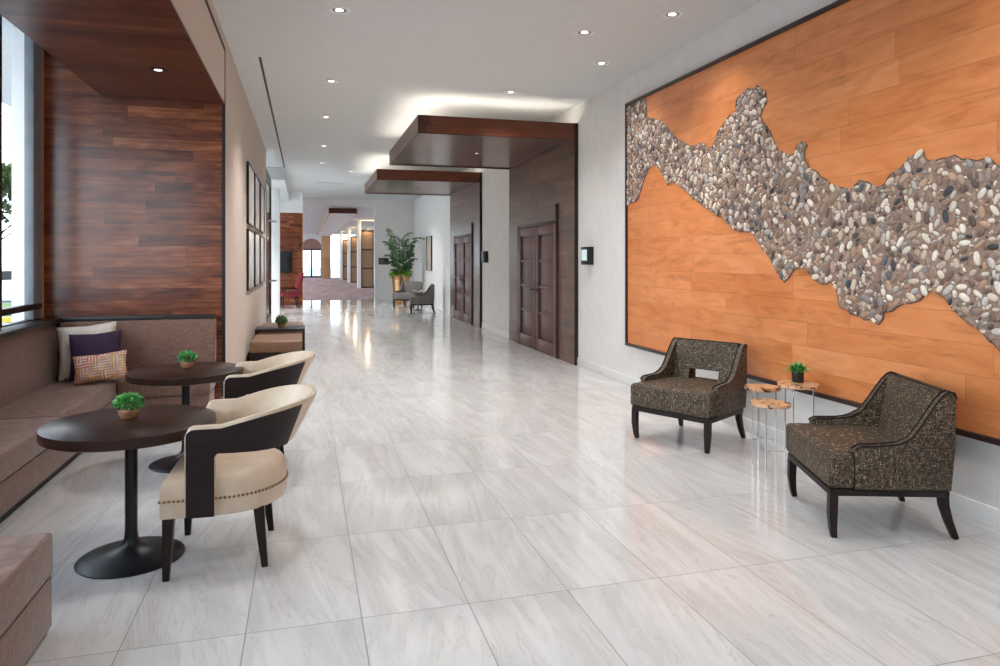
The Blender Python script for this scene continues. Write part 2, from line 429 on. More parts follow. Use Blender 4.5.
struct(tb.build('trim_1', M['black_reveal']), 'thin black reveal framing the alcove opening', 'trim')
struct(bx(XW, XL - .025, YA, YA + .02, 0, ZC).build('wall_alcove', M['walnut_wall']), 'glossy walnut plank end wall of the alcove', 'wall')
struct(bx(XW, XL - .2, YA + .02, YA + .15, 0, ZC).build('wall_alcove_backing', M['white_paint']))
struct(bx(XW - .15, XW, -3, YA, 0, .93).build('wall_window', M['white_paint']), 'low wall below the alcove window', 'wall')
# alcove soffit with recessed light
alc = thing('wood_soffit', 'dark walnut boarded soffit above the corner banquette', 'soffit', (0, 0, 3.12))
alc['kind'] = 'structure'
bx(-1.87, XL - .003, -3, YA, -.012, 0).build('soffit_boards', M['walnut_soffit_x'], alc)
bx(-1.87, XL - .081, -3, YA, 0, .14).build('soffit_box', M['dark_trim'], alc)
# window
win = MB()
win.box(XW - .06, XW, -3, 7.46, .95, 1.0)
win.box(XW - .06, XW, -3, 7.46, 3.72, 3.8)
w1 = thing('window_1', 'tall alcove window with dark frame overlooking the car park', 'window'); w1['kind'] = 'structure'
win.build('window_frame', M['dark_frame'], w1)
bx(XW - .05, XW + .02, -3, 7.46, 1.085, 1.14, .004).build('window_rail', M['dark_frame'], w1)
bx(XW - .06, XW + .015, 7.26, 7.46, 1.0, 3.72, .004).build('window_jamb', M['grey_frame'], w1)
for yy in (6.52, 4.6, 2.7, .8, -1.2): bx(XW - .06, XW + .015, yy, yy + .06, 1.0, 3.72, .004).build('window_mullion', M['dark_frame'], w1)
bx(XW - .034, XW - .028, -3, 7.27, 1.0, 3.72).build('window_pane', M['glass'], w1)
bx(XW - .02, XW + .01, 7.46, 7.54, .95, ZC).build('jamb_trim', M['tan_wood'], w1)
struct(bx(XW - .05, -2.2, 3.0, YA, .955, .99, .006).build('trim_2', M['dark_frame']), 'dark ledge along the top of the window-side banquette back', 'ledge')

# far left lobby
struct(bx(-4.2, XL - .2, 15.15, 15.3, 0, ZC).build('wall_lobby', M['white_paint']))
w2 = thing('window_2', 'glazed storefront of the far lobby', 'window'); w2['kind'] = 'structure'
f = MB()
for i in range(6): f.box(-4.2, -4.1, 15.3 + i * 1.82, 15.38 + i * 1.82, 0, ZC)
f.box(-4.2, -4.1, 15.3, 24.5, 2.6, 2.7).build('window_frame', M['dark_frame'], w2)
bx(-4.155, -4.148, 15.3, 24.5, 0, ZC).build('window_pane', M['glass'], w2)
struct(bx(-4.1, -.49, 18.0, 24.5, 3.5, ZC).build('ceiling_bulkhead', M['ceiling']), 'dropped white bulkhead over the far lobby', 'bulkhead')
col = struct(bx(-.91, -.68, 20.37, 20.7, 0, 3.5, .006).build('wall_pillar', M['white_paint']), 'slim white pillar beside the dark door frame', 'pillar')
dp = thing('glass_door_panel', 'dark framed door panel standing open at the end of the beige wall', 'door', (XL - .03, 15.34, 0))
f = MB().box(-.03, .03, 0, .22, 0, 3.45, .004).box(-.03, .03, 2.2, 2.42, 0, 3.45, .004).box(-.03, .03, .22, 2.2, 3.25, 3.45).box(-.03, .03, .22, 2.2, 0, .25)
f.build('frame', M['dark_frame'], dp)
bx(-.008, .008, .22, 2.2, .25, 3.25).build('pane', M['tv'], dp)
for zz in (2.42, 1.05):
    MB().tube([(.03, 1.3, zz), (.16, 1.3, zz), (.16, 1.9, zz), (.03, 1.9, zz)], .014).build('pull_bar', M['chrome'], dp)
struct(bx(-4.2, -.065, 24.5, 24.7, 3.1, ZC).build('wall_lobby_header', M['white_paint']), 'white header above the far walnut wall', 'wall')
struct(bx(-4.2, -.085, 24.5, 24.7, 0, 3.1).build('wall_lobby_back', M['walnut_wall']), 'far walnut plank wall carrying the television', 'wall')
struct(bx(-.085, -.065, 24.49, 26.8, 0, 3.1).build('trim_3', M['tan_wood']), 'pale end trim of the far walnut wall', 'trim')
# wall facing, with opening to the carpeted hall
fw = MB().box(2.55, 4.2, 26.8, 27.0, 0, ZC).box(-.3, 2.55, 26.8, 27.0, 3.56, ZC)
struct(fw.build('wall_back', M['white_wall']), 'far white wall around the opening to the hall', 'wall')
# hall beyond
w4 = thing('window_added_hall', 'unseen glazing added on the left to light the carpeted hall', 'window'); w4['kind'] = 'structure'  # out of sight, glazing added so more daylight reaches the hall
f = MB()
for i in range(13): f.box(-2.5, -2.4, 27 + i * 2.74, 27.08 + i * 2.74, 0, 3.6)
f.build('window_frame', M['dark_frame'], w4)
bx(-2.455, -2.448, 27, 60, 0, 3.6).build('window_pane', M['glass'], w4)
struct(bx(4.0, 4.2, 27.0, 60, 0, 3.6).build('wall_hall_right', M['white_paint']), 'right wall of the carpeted hall', 'wall')
hb = MB()
cx, rr, zs = .52, .85, 2.4
hb.box(-2.4, cx - rr, 60, 60.2, 0, 3.6).box(cx + rr, 1.96, 60, 60.2, 0, 3.6)
arc = [(cx + rr * math.cos(a), zs + rr * math.sin(a)) for a in [PI * i / 16 for i in range(17)]]
hb.prism([(cx + rr, 3.6), (cx + rr, zs)] + arc[1:-1] + [(cx - rr, zs), (cx - rr, 3.6)], 'y', 60, 60.2)
struct(hb.build('wall_hall_end', M['white_paint']), 'end wall of the hall with an arched opening', 'wall')
d3 = thing('door_3', 'arched glazed entrance at the far end of the hall', 'door', (cx, 60.1, 0)); d3['kind'] = 'structure'
MB().prism([(x - cx, z) for x, z in arc], 'y', -.03, .03).build('lunette', plain('lunette_brick', srgb(160, 124, 112), .7), d3)
f = MB()
for a, b in ((-.85, -.72), (-.07, .07), (.72, .85)): f.box(a, b, -.05, .05, 0, 2.4)
f.box(-.85, .85, -.05, .05, 2.26, 2.4).box(-.85, .85, -.05, .05, 0, .14).build('frame', M['dark_frame'], d3)
bx(-.8, .8, -.006, .006, .1, 2.3).build('pane', M['glass'], d3)
w3 = thing('window_3', 'full-height window at the far end of the hall', 'window'); w3['kind'] = 'structure'
f = MB()
for x in (1.96, 2.95, 3.94): f.box(x - .02, x + .02, 60.0, 60.08, 0, 3.6)
f.box(1.96, 4, 60, 60.08, 1.3, 1.36).build('window_frame', M['grey_frame'], w3)
bx(1.96, 4.0, 60.03, 60.04, 0, 3.6).build('window_pane', M['glass'], w3)
hc = thing('hall_canopy', 'long timber-edged canopy and post down the carpeted hall', 'canopy', (0, 0, 0))
bx(.9, .94, 28.5, 57, 3.36, 3.56).build('fascia', M['tan_wood'], hc)
bx(.9, 2.0, 28.46, 28.5, 3.36, 3.56).build('fascia', M['walnut_fascia'], hc)
bx(.94, 2.0, 28.5, 57, 3.38, 3.40).build('soffit', M['white_paint'], hc)
bx(1.26, 1.96, 57, 57.6, 0, 3.6, .01).build('post', M['tan_wood'], hc)
def hall_screen(x0, x1, y, zt, label):
    t = thing('panel_screen', label, 'screen', ((x0 + x1) / 2, y, 0), 0, 'tan panel screens in the hall')
    w = (x1 - x0) / 2
    f = MB().box(-w, -w + .05, -.06, .06, 0, zt).box(w - .05, w, -.06, .06, 0, zt)
    for k in range(4): f.box(-w, w, -.06, .06, .0 + (zt - .07) * k / 3, .07 + (zt - .07) * k / 3)
    f.build('frame', M['dark_frame'], t)
    for k in range(3): bx(-w + .05, w - .05, -.02, .02, .07 + (zt - .07) * k / 3, (zt - .07) * (k + 1) / 3).build('panel', M['tan_screen'], t)
    bx(-w - .2, -w, -.14, .14, 0, 3.58, .006).build('post', M['white_paint'], t)
    l = bpy.data.lights.new('uplight', 'POINT'); l.energy = 14; l.color = (1, .72, .42); l.shadow_soft_size = .08
    lo = bpy.data.objects.new('uplight', l); COL.objects.link(lo); lo.parent = t; lo.location = (0, -.25, zt + .12)
hall_screen(2.88, 3.55, 38, 3.1, 'nearest tan panel screen in the hall, beside the far white wall')
hall_screen(2.88, 3.45, 47, 3.05, 'middle one of the three tan panel screens in the hall')
hall_screen(2.7, 3.3, 53.5, 3.0, 'farthest tan panel screen in the hall, nearest the bright window')

# ------------------------------------------------------------------ canopies and portals
def portal(label, y0, y1, zb, zt, x0, cat='canopy'):
    t = thing('wood_canopy', label, cat, (0, 0, 0), 0, 'walnut canopies over the double doors')
    slabx = XR - .05
    MB().box(x0, XR, y0, y0 + .03, zb, zt).box(x0, x0 + .03, y0, y1, zb, zt).box(x0, XR, y1 - .03, y1, zb, zt).build('fascia', M['walnut_fascia'], t)
    bx(x0 + .03, slabx, y0 + .03, y1 - .03, zb + .004, zb + .03).build('soffit', M['walnut_soffit_y'], t)
    bx(x0 + .03, XR, y0 + .03, y1 - .03, zt - .12, zt - .1).build('top_cover', M['white_paint'], t)
    MB().box(x0 - .002, XR, y0 - .002, y0 + .012, zb - .012, zb).box(x0 - .002, x0 + .012, y0, y1, zb - .012, zb).box(x0, XR, y1 - .012, y1 + .002, zb - .014, zb).build('edge_trim', M['dark_trim'], t)
    bx(slabx - .005, XR, y0 - .02, y0, 0, zt, .002).build('slab_edge', M['black_reveal'], t)
    # slab with a hole for the double doors
    dy0, dy1, dh = y0 + .69, y0 + 2.81, 2.16
    MB().box(slabx, XR - .01, y0, dy0, 0, zb).box(slabx, XR - .01, dy1, y1, 0, zb).box(slabx, XR - .01, dy0, dy1, dh, zb).build('wall_cladding', M['walnut_slab'], t)
    # cove strip
    s = MB().box(x0 + .18, XR - .1, y0 + .12, y0 + .14, zt - .1, zt - .085).box(x0 + .12, x0 + .14, y0 + .14, y1 - .1, zt - .1, zt - .085)
    s.build('cove_strip', M['strip'], t)
    for (cx, cy, lx, ly) in (((x0 + XR) / 2, y0 + .16, XR - x0 - .3, .05), (x0 + .16, (y0 + y1) / 2, .05, y1 - y0 - .3)):
        l = bpy.data.lights.new('cove_lamp', 'AREA'); l.shape = 'RECTANGLE'; l.size = lx; l.size_y = ly; l.energy = COVE_W * max(lx, ly) / 3; l.color = (1, .9, .78)
        lo = bpy.data.objects.new('cove_lamp', l); COL.objects.link(lo); lo.parent = t; lo.location = (cx, cy, zt - .075); lo.rotation_euler = (PI, 0, 0)
    return t, dy0, dy1, dh
def double_door(idx, label, dy0, dy1, dh):
    x = XR - .03
    d = thing(f'door_{idx}', label, 'door', (x, (dy0 + dy1) / 2, 0)); d['kind'] = 'structure'
    w = (dy1 - dy0) / 2
    MB().box(-.05, .012, -w, -w + .05, 0, dh + .25, .003).box(-.035, .012, w - .05, w, 0, dh, .003).box(-.03, .012, -w + .05, w - .05, dh - .05, dh, .003).build('door_frame', M['dark_trim'], d)
    for s in (-1, 1):
        a, b = (-w + .055, -.006) if s < 0 else (.006, w - .055)
        leaf = MB()
        st = .13
        leaf.box(-.034, .02, a, a + st, .01, dh - .06, .004).box(-.034, .02, b - st, b, .01, dh - .06, .004)
        lo = leaf.build('door_leaf', M['door_wood'], d)
        bx(.0, .02, a + st, b - st, .01, dh - .06).build('door_shadow_sheet', M['dark_trim'], lo)  # dark sheet paints the shadow lines between stiles and insets
        rails = MB(); H = dh - .07
        for z0, hgt in ((.01, .2), (dh - .21, .15)): rails.box(-.034, .0, a + st, b - st, z0, z0 + hgt, .004)
        for k in (1, 2, 3):
            zc = .21 + (dh - .42) * k / 4; rails.box(-.026, .0, a + st, b - st, zc - .022, zc + .022, .004)
        rails.build('cross_rail', M['door_wood'], lo)
        sh = MB()
        for k in range(4):
            z0 = .21 + (dh - .42) * k / 4 + .02; z1 = .21 + (dh - .42) * (k + 1) / 4 - .02
            sh.box(-.010, .0, a + st + .022, b - st - .022, z0, z1, .004)
        sh.build('inset_panel', M['door_wood'], lo)
        h = MB()
        yc = -.07 if s < 0 else .07
        h.box(-.04, -.034, yc - .025, yc + .025, .96, 1.16, .002)
        h.tube([(-.034, yc, 1.03), (-.075, yc, 1.03), (-.08, yc - s * -.02, 1.03), (-.08, yc + s * .12, 1.03)], .011)
        h.build('door_handle', M['chrome'] if idx == 9 else M['dark_frame'], d)
    return d
_, a, b, h = portal('nearer, larger walnut canopy and portal with glowing cove above', 9.55, 12.95, 3.29, 3.53, 1.495)
double_door(1, 'dark wood double doors under the nearer canopy', a, b, h)
_, a, b, h = portal('farther walnut canopy and portal, behind the larger one', 15.3, 18.65, 3.28, 3.50, 1.50)
double_door(2, 'dark wood double doors under the farther canopy', a, b, h)

# ------------------------------------------------------------------ ceiling fittings
GRP = 'recessed ceiling downlights'
def downlight(x, y, z, label, dark=False, power=None, r=.085, group=GRP):
    lens = .42 if not dark else .5
    if power is None: power = (44 if x > 3 else 56 if y < 5 else 92 if y < 8 else DOWNLIGHT_W)
    t = thing('downlight', label, 'ceiling light', (x, y, z), 0, group)
    MB().lathe([(r * .8, -.0005), (r * .8, -.002), (.004, -.002), (.004, -.0005)], n=28).build('reflector', M['vent'] if not dark else M['black_metal'], t)
    MB().lathe([(r, 0), (r + .012, -.001), (r + .012, -.006), (r, -.009), (r - .014, -.008), (r - .02, -.001), (r - .02, 0)], n=28).build('trim_ring', M['white_paint'] if not dark else M['black_metal'], t)
    MB().lathe([(.004, -.0015), (r * lens, -.0015), (r * lens, -.004), (.004, -.004)], n=24).build('lens', M['lens'], t)
    l = bpy.data.lights.new('lamp', 'SPOT'); l.energy = power; l.spot_size = math.radians(116); l.spot_blend = .9; l.color = (1, .985, .965); l.shadow_soft_size = .07
    lo = bpy.data.objects.new('lamp', l); COL.objects.link(lo); lo.parent = t; lo.location = (0, 0, -.03)
    return t
for x, y, *lab in [
    (.30, 6.48, 'leftmost ceiling downlight at the top edge of the picture'),
    (2.67, 6.46, 'middle ceiling downlight of the nearest row, above the walkway'),
    (3.25, 5.77, 'ceiling downlight closest to the top of the orange wall panel'),
    (3.28, 7.43, 'small ceiling downlight over the gap between wall panel and canopy'),
    (2.67, 9.05, 'ceiling downlight just in front of the glowing cove of the larger canopy', 60),
    (.32, 9.10, 'second downlight back in the left ceiling row'),
    (.32, 11.43, 'third downlight back in the left ceiling row'),
    (.36, 14.36, 'fourth downlight back in the left ceiling row'),
    (.38, 16.9, 'farthest downlight in the left ceiling row')]:
    downlight(x, y, ZC, lab[0], power=lab[1] if len(lab) > 1 else None)
for x, y in ((.3, 3.9), (2.67, 3.9), (.3, 1.3), (2.67, 1.3), (3.28, 2.6)):
    downlight(x, y, ZC, 'ceiling downlight above the near end of the lobby')
downlight(1.13, 18.3, ZC, 'faint far downlight left of the farther canopy', power=60)
for y in (30, 36, 42, 48, 54): downlight(.2, y, 3.6, 'small downlight added in the ceiling to brighten the carpeted hall', power=95)  # extra lamps added because the hall was too dark
for y in (18.8, 20.6, 22.4): downlight(-2.2, y, 3.5, 'downlight added under the dropped bulkhead to brighten the far lobby', power=260)  # extra lamps tucked under the bulkhead to lift the far end
downlight(2.4, 22.5, ZC, 'downlight over the grey armchairs beyond the farther canopy', power=190)
downlight(-1.164, 6.3, 3.107, 'small dark-rimmed downlight in the walnut alcove soffit', True, 14, .06)
downlight(-1.164, 3.7, 3.107, 'downlight in the near part of the walnut alcove soffit', True, 14, .06)
downlight(2.72, 11.2, 3.294, 'small dark downlight under the nearer canopy', True, 24, .05)
downlight(2.66, 17.0, 3.284, 'small dark downlight under the farther canopy', True, 24, .05)
tag(bx(-.5, -.47, 8.23, 18.0, ZC - .004, ZC - .0005).build('slot_diffuser', M['black_reveal']), 'long thin black slot diffuser running along the left of the ceiling', 'air vent')
tag(bx(.34, 1.14, 21.2, 21.32, ZC - .004, ZC - .0005).build('linear_vent', M['vent']), 'short grey linear vent across the far ceiling', 'air vent')

# ------------------------------------------------------------------ orange wall panel with pebble river
XP = 3.80
wp = thing('wall_panel', 'huge orange plank wall panel inlaid with a river of pebbles', 'wall art', (XR, 4.6, .49))
PY0, PY1, PZ0, PZ1 = 1.3, 7.88, .49, 3.46
loc = Vector((XR, 4.6, .49))
def at_loc(mb): return mb.deform(lambda c: c - loc)
at_loc(MB().box(XP + .012, XR, PY0, PY1, PZ0, PZ1)).build('plank_field', M['orange'], wp)
fr = MB().box(XP - .012, XR, PY1 - .035, PY1, PZ0, PZ1, .003).box(XP - .012, XR, PY0, PY0 + .035, PZ0, PZ1, .003)
fr.box(XP - .012, XR, PY0 + .035, PY1 - .035, PZ1 - .035, PZ1, .003).box(XP - .012, XR, PY0 + .035, PY1 - .035, PZ0, PZ0 + .035, .003)
at_loc(fr).build('frame', M['dark_trim'], wp)
TOP = [(7.86, 3.42), (7.6, 3.42), (7.372, 3.40), (7.323, 3.188), (6.998, 3.08), (6.701, 2.857), (6.387, 2.704), (6.167, 2.708), (6.061, 2.642), (5.958, 2.657), (5.892, 2.776), (5.734, 2.877), (5.623, 2.892), (5.578, 3.024), (5.46, 3.061), (5.291, 3.056), (5.184, 2.987), (5.167, 2.893), (5.248, 2.782), (5.106, 2.621), (5.027, 2.476), (4.904, 2.403), (4.809, 2.396), (4.772, 2.463), (4.695, 2.482), (4.658, 2.452), (4.695, 2.364), (4.629, 2.263), (4.477, 2.17), (4.375, 2.091), (4.238, 2.058), (4.126, 2.103), (4.035, 2.088), (3.966, 2.037), (3.898, 2.065), (3.85, 2.113), (3.768, 2.142), (3.69, 2.21), (3.585, 2.237), (3.55, 2.165), (3.455, 2.177), (3.362, 2.177), (3.309, 2.14), (3.207, 2.135), (3.122, 2.108), (3.066, 2.066), (2.738, 1.911), (2.334, 1.802), (1.335, 1.6)]
BOT = [(7.86, 2.22), (7.718, 2.238), (7.58, 2.254), (7.472, 2.395), (7.315, 2.571), (7.164, 2.614), (7.016, 2.535), (6.853, 2.367), (6.739, 2.387), (6.465, 2.25), (6.318, 2.172), (6.18, 2.098), (6.012, 2.013), (5.832, 1.951), (5.702, 1.876), (5.595, 1.809), (5.361, 1.786), (5.28, 1.69), (5.142, 1.58), (5.053, 1.485), (4.923, 1.369), (4.881, 1.395), (4.8, 1.469), (4.707, 1.489), (4.618, 1.42), (4.492, 1.367), (4.374, 1.366), (4.34, 1.317), (4.317, 1.217), (4.173, 1.154), (4.069, 1.13), (3.947, 1.109), (3.912, 1.127), (3.892, 1.183), (3.727, 1.25), (3.614, 1.274), (3.559, 1.347), (3.468, 1.338), (3.392, 1.276), (3.306, 1.196), (3.213, 1.15), (3.134, 1.084), (3.066, 1.03), (2.738, 0.839), (2.334, 0.658), (1.335, .6)]
def smooth_line(pts, amp=.012):
    out = []
    for i in range(len(pts) - 1):
        p0 = pts[max(i - 1, 0)]; p1 = pts[i]; p2 = pts[i + 1]; p3 = pts[min(i + 2, len(pts) - 1)]
        n = max(1, int(math.hypot(p2[0] - p1[0], p2[1] - p1[1]) / .035))
        for k in range(n):
            t = k / n
            f = lambda a, b, c, d: .5 * (2 * b + (c - a) * t + (2 * a - 5 * b + 4 * c - d) * t * t + (3 * b - a - 3 * c + d) * t ** 3)
            q = .5
            x = (1 - q) * (p1[0] + (p2[0] - p1[0]) * t) + q * f(p0[0], p1[0], p2[0], p3[0]); z = (1 - q) * (p1[1] + (p2[1] - p1[1]) * t) + q * f(p0[1], p1[1], p2[1], p3[1])
            out.append((x + random.uniform(-amp, amp) * .5, min(3.42, z + random.uniform(-amp, amp))))
    out.append(pts[-1]); return out
top, bot = smooth_line(TOP), smooth_line(BOT)
poly = top + bot[::-1]
P = np.array(poly)
def inside(y, z):
    a = P; b = np.roll(P, -1, 0)
    c = (a[:, 1] > z) != (b[:, 1] > z)
    d = (b[:, 0] - a[:, 0]) * (z - a[:, 1]) / np.where(b[:, 1] == a[:, 1], 1e-9, b[:, 1] - a[:, 1]) + a[:, 0]
    return bool((np.count_nonzero(c & (y < d)) % 2))
gb = MB()
gb.prism(poly, 'x', XP + .004, XP + .016)
at_loc(gb).build('mosaic_bed', M['grout'], wp, smooth=0)
eb = MB()
for line in (top, bot): eb.tube([(XP + .006, y, z) for y, z in line], .0045, 6)
at_loc(eb).build('mosaic_edge', plain('edge_metal', srgb(92, 76, 66), .5), wp)
PAL = [(228, 216, 200)] * 7 + [(236, 228, 216)] * 4 + [(206, 188, 170)] * 5 + [(176, 152, 134)] * 6 + [(152, 126, 110)] * 6 + [(126, 100, 86)] * 4 + [(186, 150, 126)] * 4 + [(98, 82, 76)] * 3 + [(66, 64, 70)] * 2 + [(92, 96, 108)] * 2 + [(150, 146, 146)] * 3 + [(192, 188, 186)] * 4
PALL = [srgb(*c)[:3] for c in PAL]
grid = {}; GS = .05
def circles(y, z, a, b, ang):
    L = a - b; return [(y + math.cos(ang) * L * k, z + math.sin(ang) * L * k, b) for k in (-1, -.33, .33, 1)]
def fits(cs):
    for (y, z, r) in cs:
        gi, gj = int(y / GS), int(z / GS)
        for i in (gi - 1, gi, gi + 1):
            for j in (gj - 1, gj, gj + 1):
                for (y2, z2, r2) in grid.get((i, j), ()):
                    if (y - y2) ** 2 + (z - z2) ** 2 < (r + r2 * .96) ** 2 * .93: return False
    return True
segA = P; segB = np.roll(P, -1, 0)
pebs = []
rnd = random.Random(3)
for (amin, amax, tries) in ((.032, .046, 5200), (.022, .032, 20000), (.014, .022, 34000), (.009, .014, 40000)):
    for _ in range(tries):
        y = rnd.uniform(2.0, 7.86); z = rnd.uniform(.6, 3.42)
        if not inside(y, z): continue
        a = rnd.uniform(amin, amax); b = a * rnd.uniform(.38, .74); b = min(b, .021)
        ang = rnd.gauss(PI / 2, 1.0)
        cs = circles(y, z, a, b, ang)
        if not fits(cs): continue
        if not (inside(cs[0][0], cs[0][1]) and inside(cs[-1][0], cs[-1][1])): continue
        for c in cs: grid.setdefault((int(c[0] / GS), int(c[1] / GS)), []).append(c)
        pebs.append((y, z, a, b, ang))
V = []; F = []; C = []
NP = 10
for (y, z, a, b, ang) in pebs:
    ca, sa = math.cos(ang), math.sin(ang); base = len(V)
    col = rnd.choice(PALL); k = rnd.uniform(.82, 1.15); col = tuple(min(1, q * k) for q in col) + (1,)
    ex = rnd.uniform(1.9, 2.6)
    for (s, hgt) in ((1.0, .005), (.95, -.0005), (.65, -.0035)):
        for i in range(NP):
            t = 2 * PI * i / NP; c_, s_ = math.cos(t), math.sin(t)
            u = a * s * math.copysign(abs(c_) ** (2 / ex), c_); w = b * s * math.copysign(abs(s_) ** (2 / ex), s_)
            V.append((XP + hgt - loc.x, y + u * ca - w * sa - loc.y, z + u * sa + w * ca - loc.z)); C.append(col)
    V.append((XP - .0042 - loc.x, y - loc.y, z - loc.z)); C.append(col)
    for r_ in range(2):
        for i in range(NP):
            j = (i + 1) % NP; F.append((base + r_ * NP + i, base + (r_ + 1) * NP + i, base + (r_ + 1) * NP + j, base + r_ * NP + j))
    for i in range(NP): F.append((base + 2 * NP + i, base + 3 * NP, base + 2 * NP + (i + 1) % NP))
me = bpy.data.meshes.new('pebble_mosaic'); me.from_pydata(V, [], F); me.materials.append(M['pebble'])
at = me.color_attributes.new('tone', 'FLOAT_COLOR', 'POINT')
at.data.foreach_set('color', np.array(C, dtype=np.float32).ravel())
for p in me.polygons: p.use_smooth = True
po = bpy.data.objects.new('pebble_mosaic', me); COL.objects.link(po); po.parent = wp
print('pebbles', len(pebs))

# ------------------------------------------------------------------ wall fittings and pictures
def display(x, y0, y1, z0, z1, label, lit):
    t = thing('wall_display', label, 'wall display', (x, (y0 + y1) / 2, (z0 + z1) / 2), 0, 'wall displays beside the portals')
    w, h = (y1 - y0) / 2, (z1 - z0) / 2
    bx(-.09, 0, -w, w, -h, h, .005).build('housing', M['black_metal'], t)
    bx(-.085, -.02, w - .001, w + .003, -h + .02, h - .02).build('side_plate', M['chrome'], t)
    bx(-.094, -.089, -w + .03, w - .03, -h + .06, h - .04).build('display_face', M['screen'] if lit else M['dark_frame'], t)
display(XR, 8.96, 9.21, 1.47, 1.72, 'small wall display by the edge of the nearer wood portal', True)
display(XR, 14.75, 15.02, 1.47, 1.72, 'small dark wall plaque between the two wood portals', False)
def framed(x, yc, zc, w, h, face, label, art, group, depth=.03):
    t = thing('framed_print', label, 'picture', (x, yc, zc), 0, group); s = face
    fr = MB(); b = .018
    xs = (0, s * depth)
    fr.box(*sorted(xs), -w / 2, -w / 2 + b, -h / 2, h / 2, .003).box(*sorted(xs), w / 2 - b, w / 2, -h / 2, h / 2, .003)
    fr.box(*sorted(xs), -w / 2 + b, w / 2 - b, h / 2 - b, h / 2, .003).box(*sorted(xs), -w / 2 + b, w / 2 - b, -h / 2, -h / 2 + b, .003)
    fr.build('frame', M['black_metal'], t)
    bx(*sorted((s * .002, s * depth * .6)), -w / 2 + b, w / 2 - b, -h / 2 + b, h / 2 - b).build('print', art, t)
    return t
for i, yc in enumerate((10.85, 12.2, 13.55)):
    nm = ('nearest', 'middle', 'farthest')[i]
    framed(XL, yc, 2.47, 1.2, .86, 1, f'{nm} of the three upper pale abstract prints on the beige wall', M['art_pale'], 'six framed prints on the beige wall', .035)
    framed(XL, yc, 1.54, 1.2, .86, 1, f'{nm} of the three lower pale abstract prints on the beige wall', M['art_pale'], 'six framed prints on the beige wall', .035)
framed(4.02, 23.15, 1.74, .95, 1.15, -1, 'dark-framed abstract picture on the far right wall behind the grey armchairs', M['art_dark'], None, .05)
sg = thing('room_sign', 'small brown room sign on the far white wall left of the palm', 'sign', (2.88, 26.8, 1.465))
bx(-.19, .19, -.02, 0, -.125, .125, .004).build('plate', M['dark_trim'], sg)
MB().box(-.13, .0, -.024, -.02, .0, .045).box(-.13, .05, -.024, -.02, -.07, -.03).build('raised_band', plain('sign_band', srgb(140, 108, 100), .5), sg)
tv = thing('television', 'black television mounted on the far walnut wall', 'television', (-.66, 24.5, 1.46))
bx(-.45, .23, -.06, -.02, -.36, .36, .006).build('casing', M['black_metal'], tv)
bx(-.43, .21, -.063, -.059, -.34, .34).build('screen', M['tv'], tv)
bx(-.3, .1, -.02, 0, -.15, .15).build('bracket', M['black_metal'], tv)

# ------------------------------------------------------------------ corner banquette
def cushion(x0, x1, y0, y1, z0, z1, bev=.03): return bx(x0, x1, y0, y1, z0, z1, bev=bev, seg=3)
bq = thing('corner_banquette', 'long taupe upholstered corner banquette under the window', 'sofa', (0, 0, 0))
FX, FY, ZS = -1.66, 7.07, .438
cushion(XW + .18, FX, 3.42, 5.62, .27, ZS).build('seat_cushion', M['bench'], bq)
cushion(XW + .18, FX, 5.625, YA - .02, .27, ZS).build('seat_cushion', M['bench'], bq)
cushion(FX + .003, -.86, FY, YA - .02, .27, ZS).build('seat_cushion', M['bench'], bq)
bx(XW + .02, FX - .012, 3.42, YA - .02, .075, .268, .008).build('base', M['bench'], bq)
bx(FX - .012, -.87, FY + .012, YA - .02, .075, .268, .008).build('base', M['bench'], bq)
MB().box(XW + .02, FX - .06, 3.42, YA - .02, 0, .075).box(FX - .06, -.9, FY + .06, YA - .02, 0, .075).build('toe_kick', M['black_reveal'], bq)
def lean_back(axis, a, b):
    prof = [(0, .30), (.15, .30), (.135, .6), (.1, .93), (.085, .955), (.05, .96), (.0, .96)]
    m = MB()
    if axis == 'y': m.prism([(XW + .03 + u, z) for u, z in prof], 'y', a, b, .02, 2)
    else: m.prism([(YA - .015 - u * .9, z) for u, z in prof], 'x', a, b, .02, 2)
    return m
lean_back('y', 3.42, YA - .02).build('backrest', M['bench'], bq)
lean_back('x', XW + .17, -.855).build('backrest', M['bench'], bq)
bx(-2.2, -.86, YA - .09, YA - .01, .962, 1.0, .005).build('cap_rail', M['dark_frame'], bq)
ot = thing('upholstered_bench', 'taupe upholstered bench block cut by the lower left corner', 'bench', (-1.7, 2.9, 0))
cushion(-.69, .69, -.45, .418, .235, .416, .02).build('seat_cushion', M['bench'], ot)
bx(-.685, .685, -.445, .413, .02, .232, .008).build('base', M['bench'], ot)
bx(-.62, .62, -.4, .36, 0, .02).build('plinth', M['black_reveal'], ot)

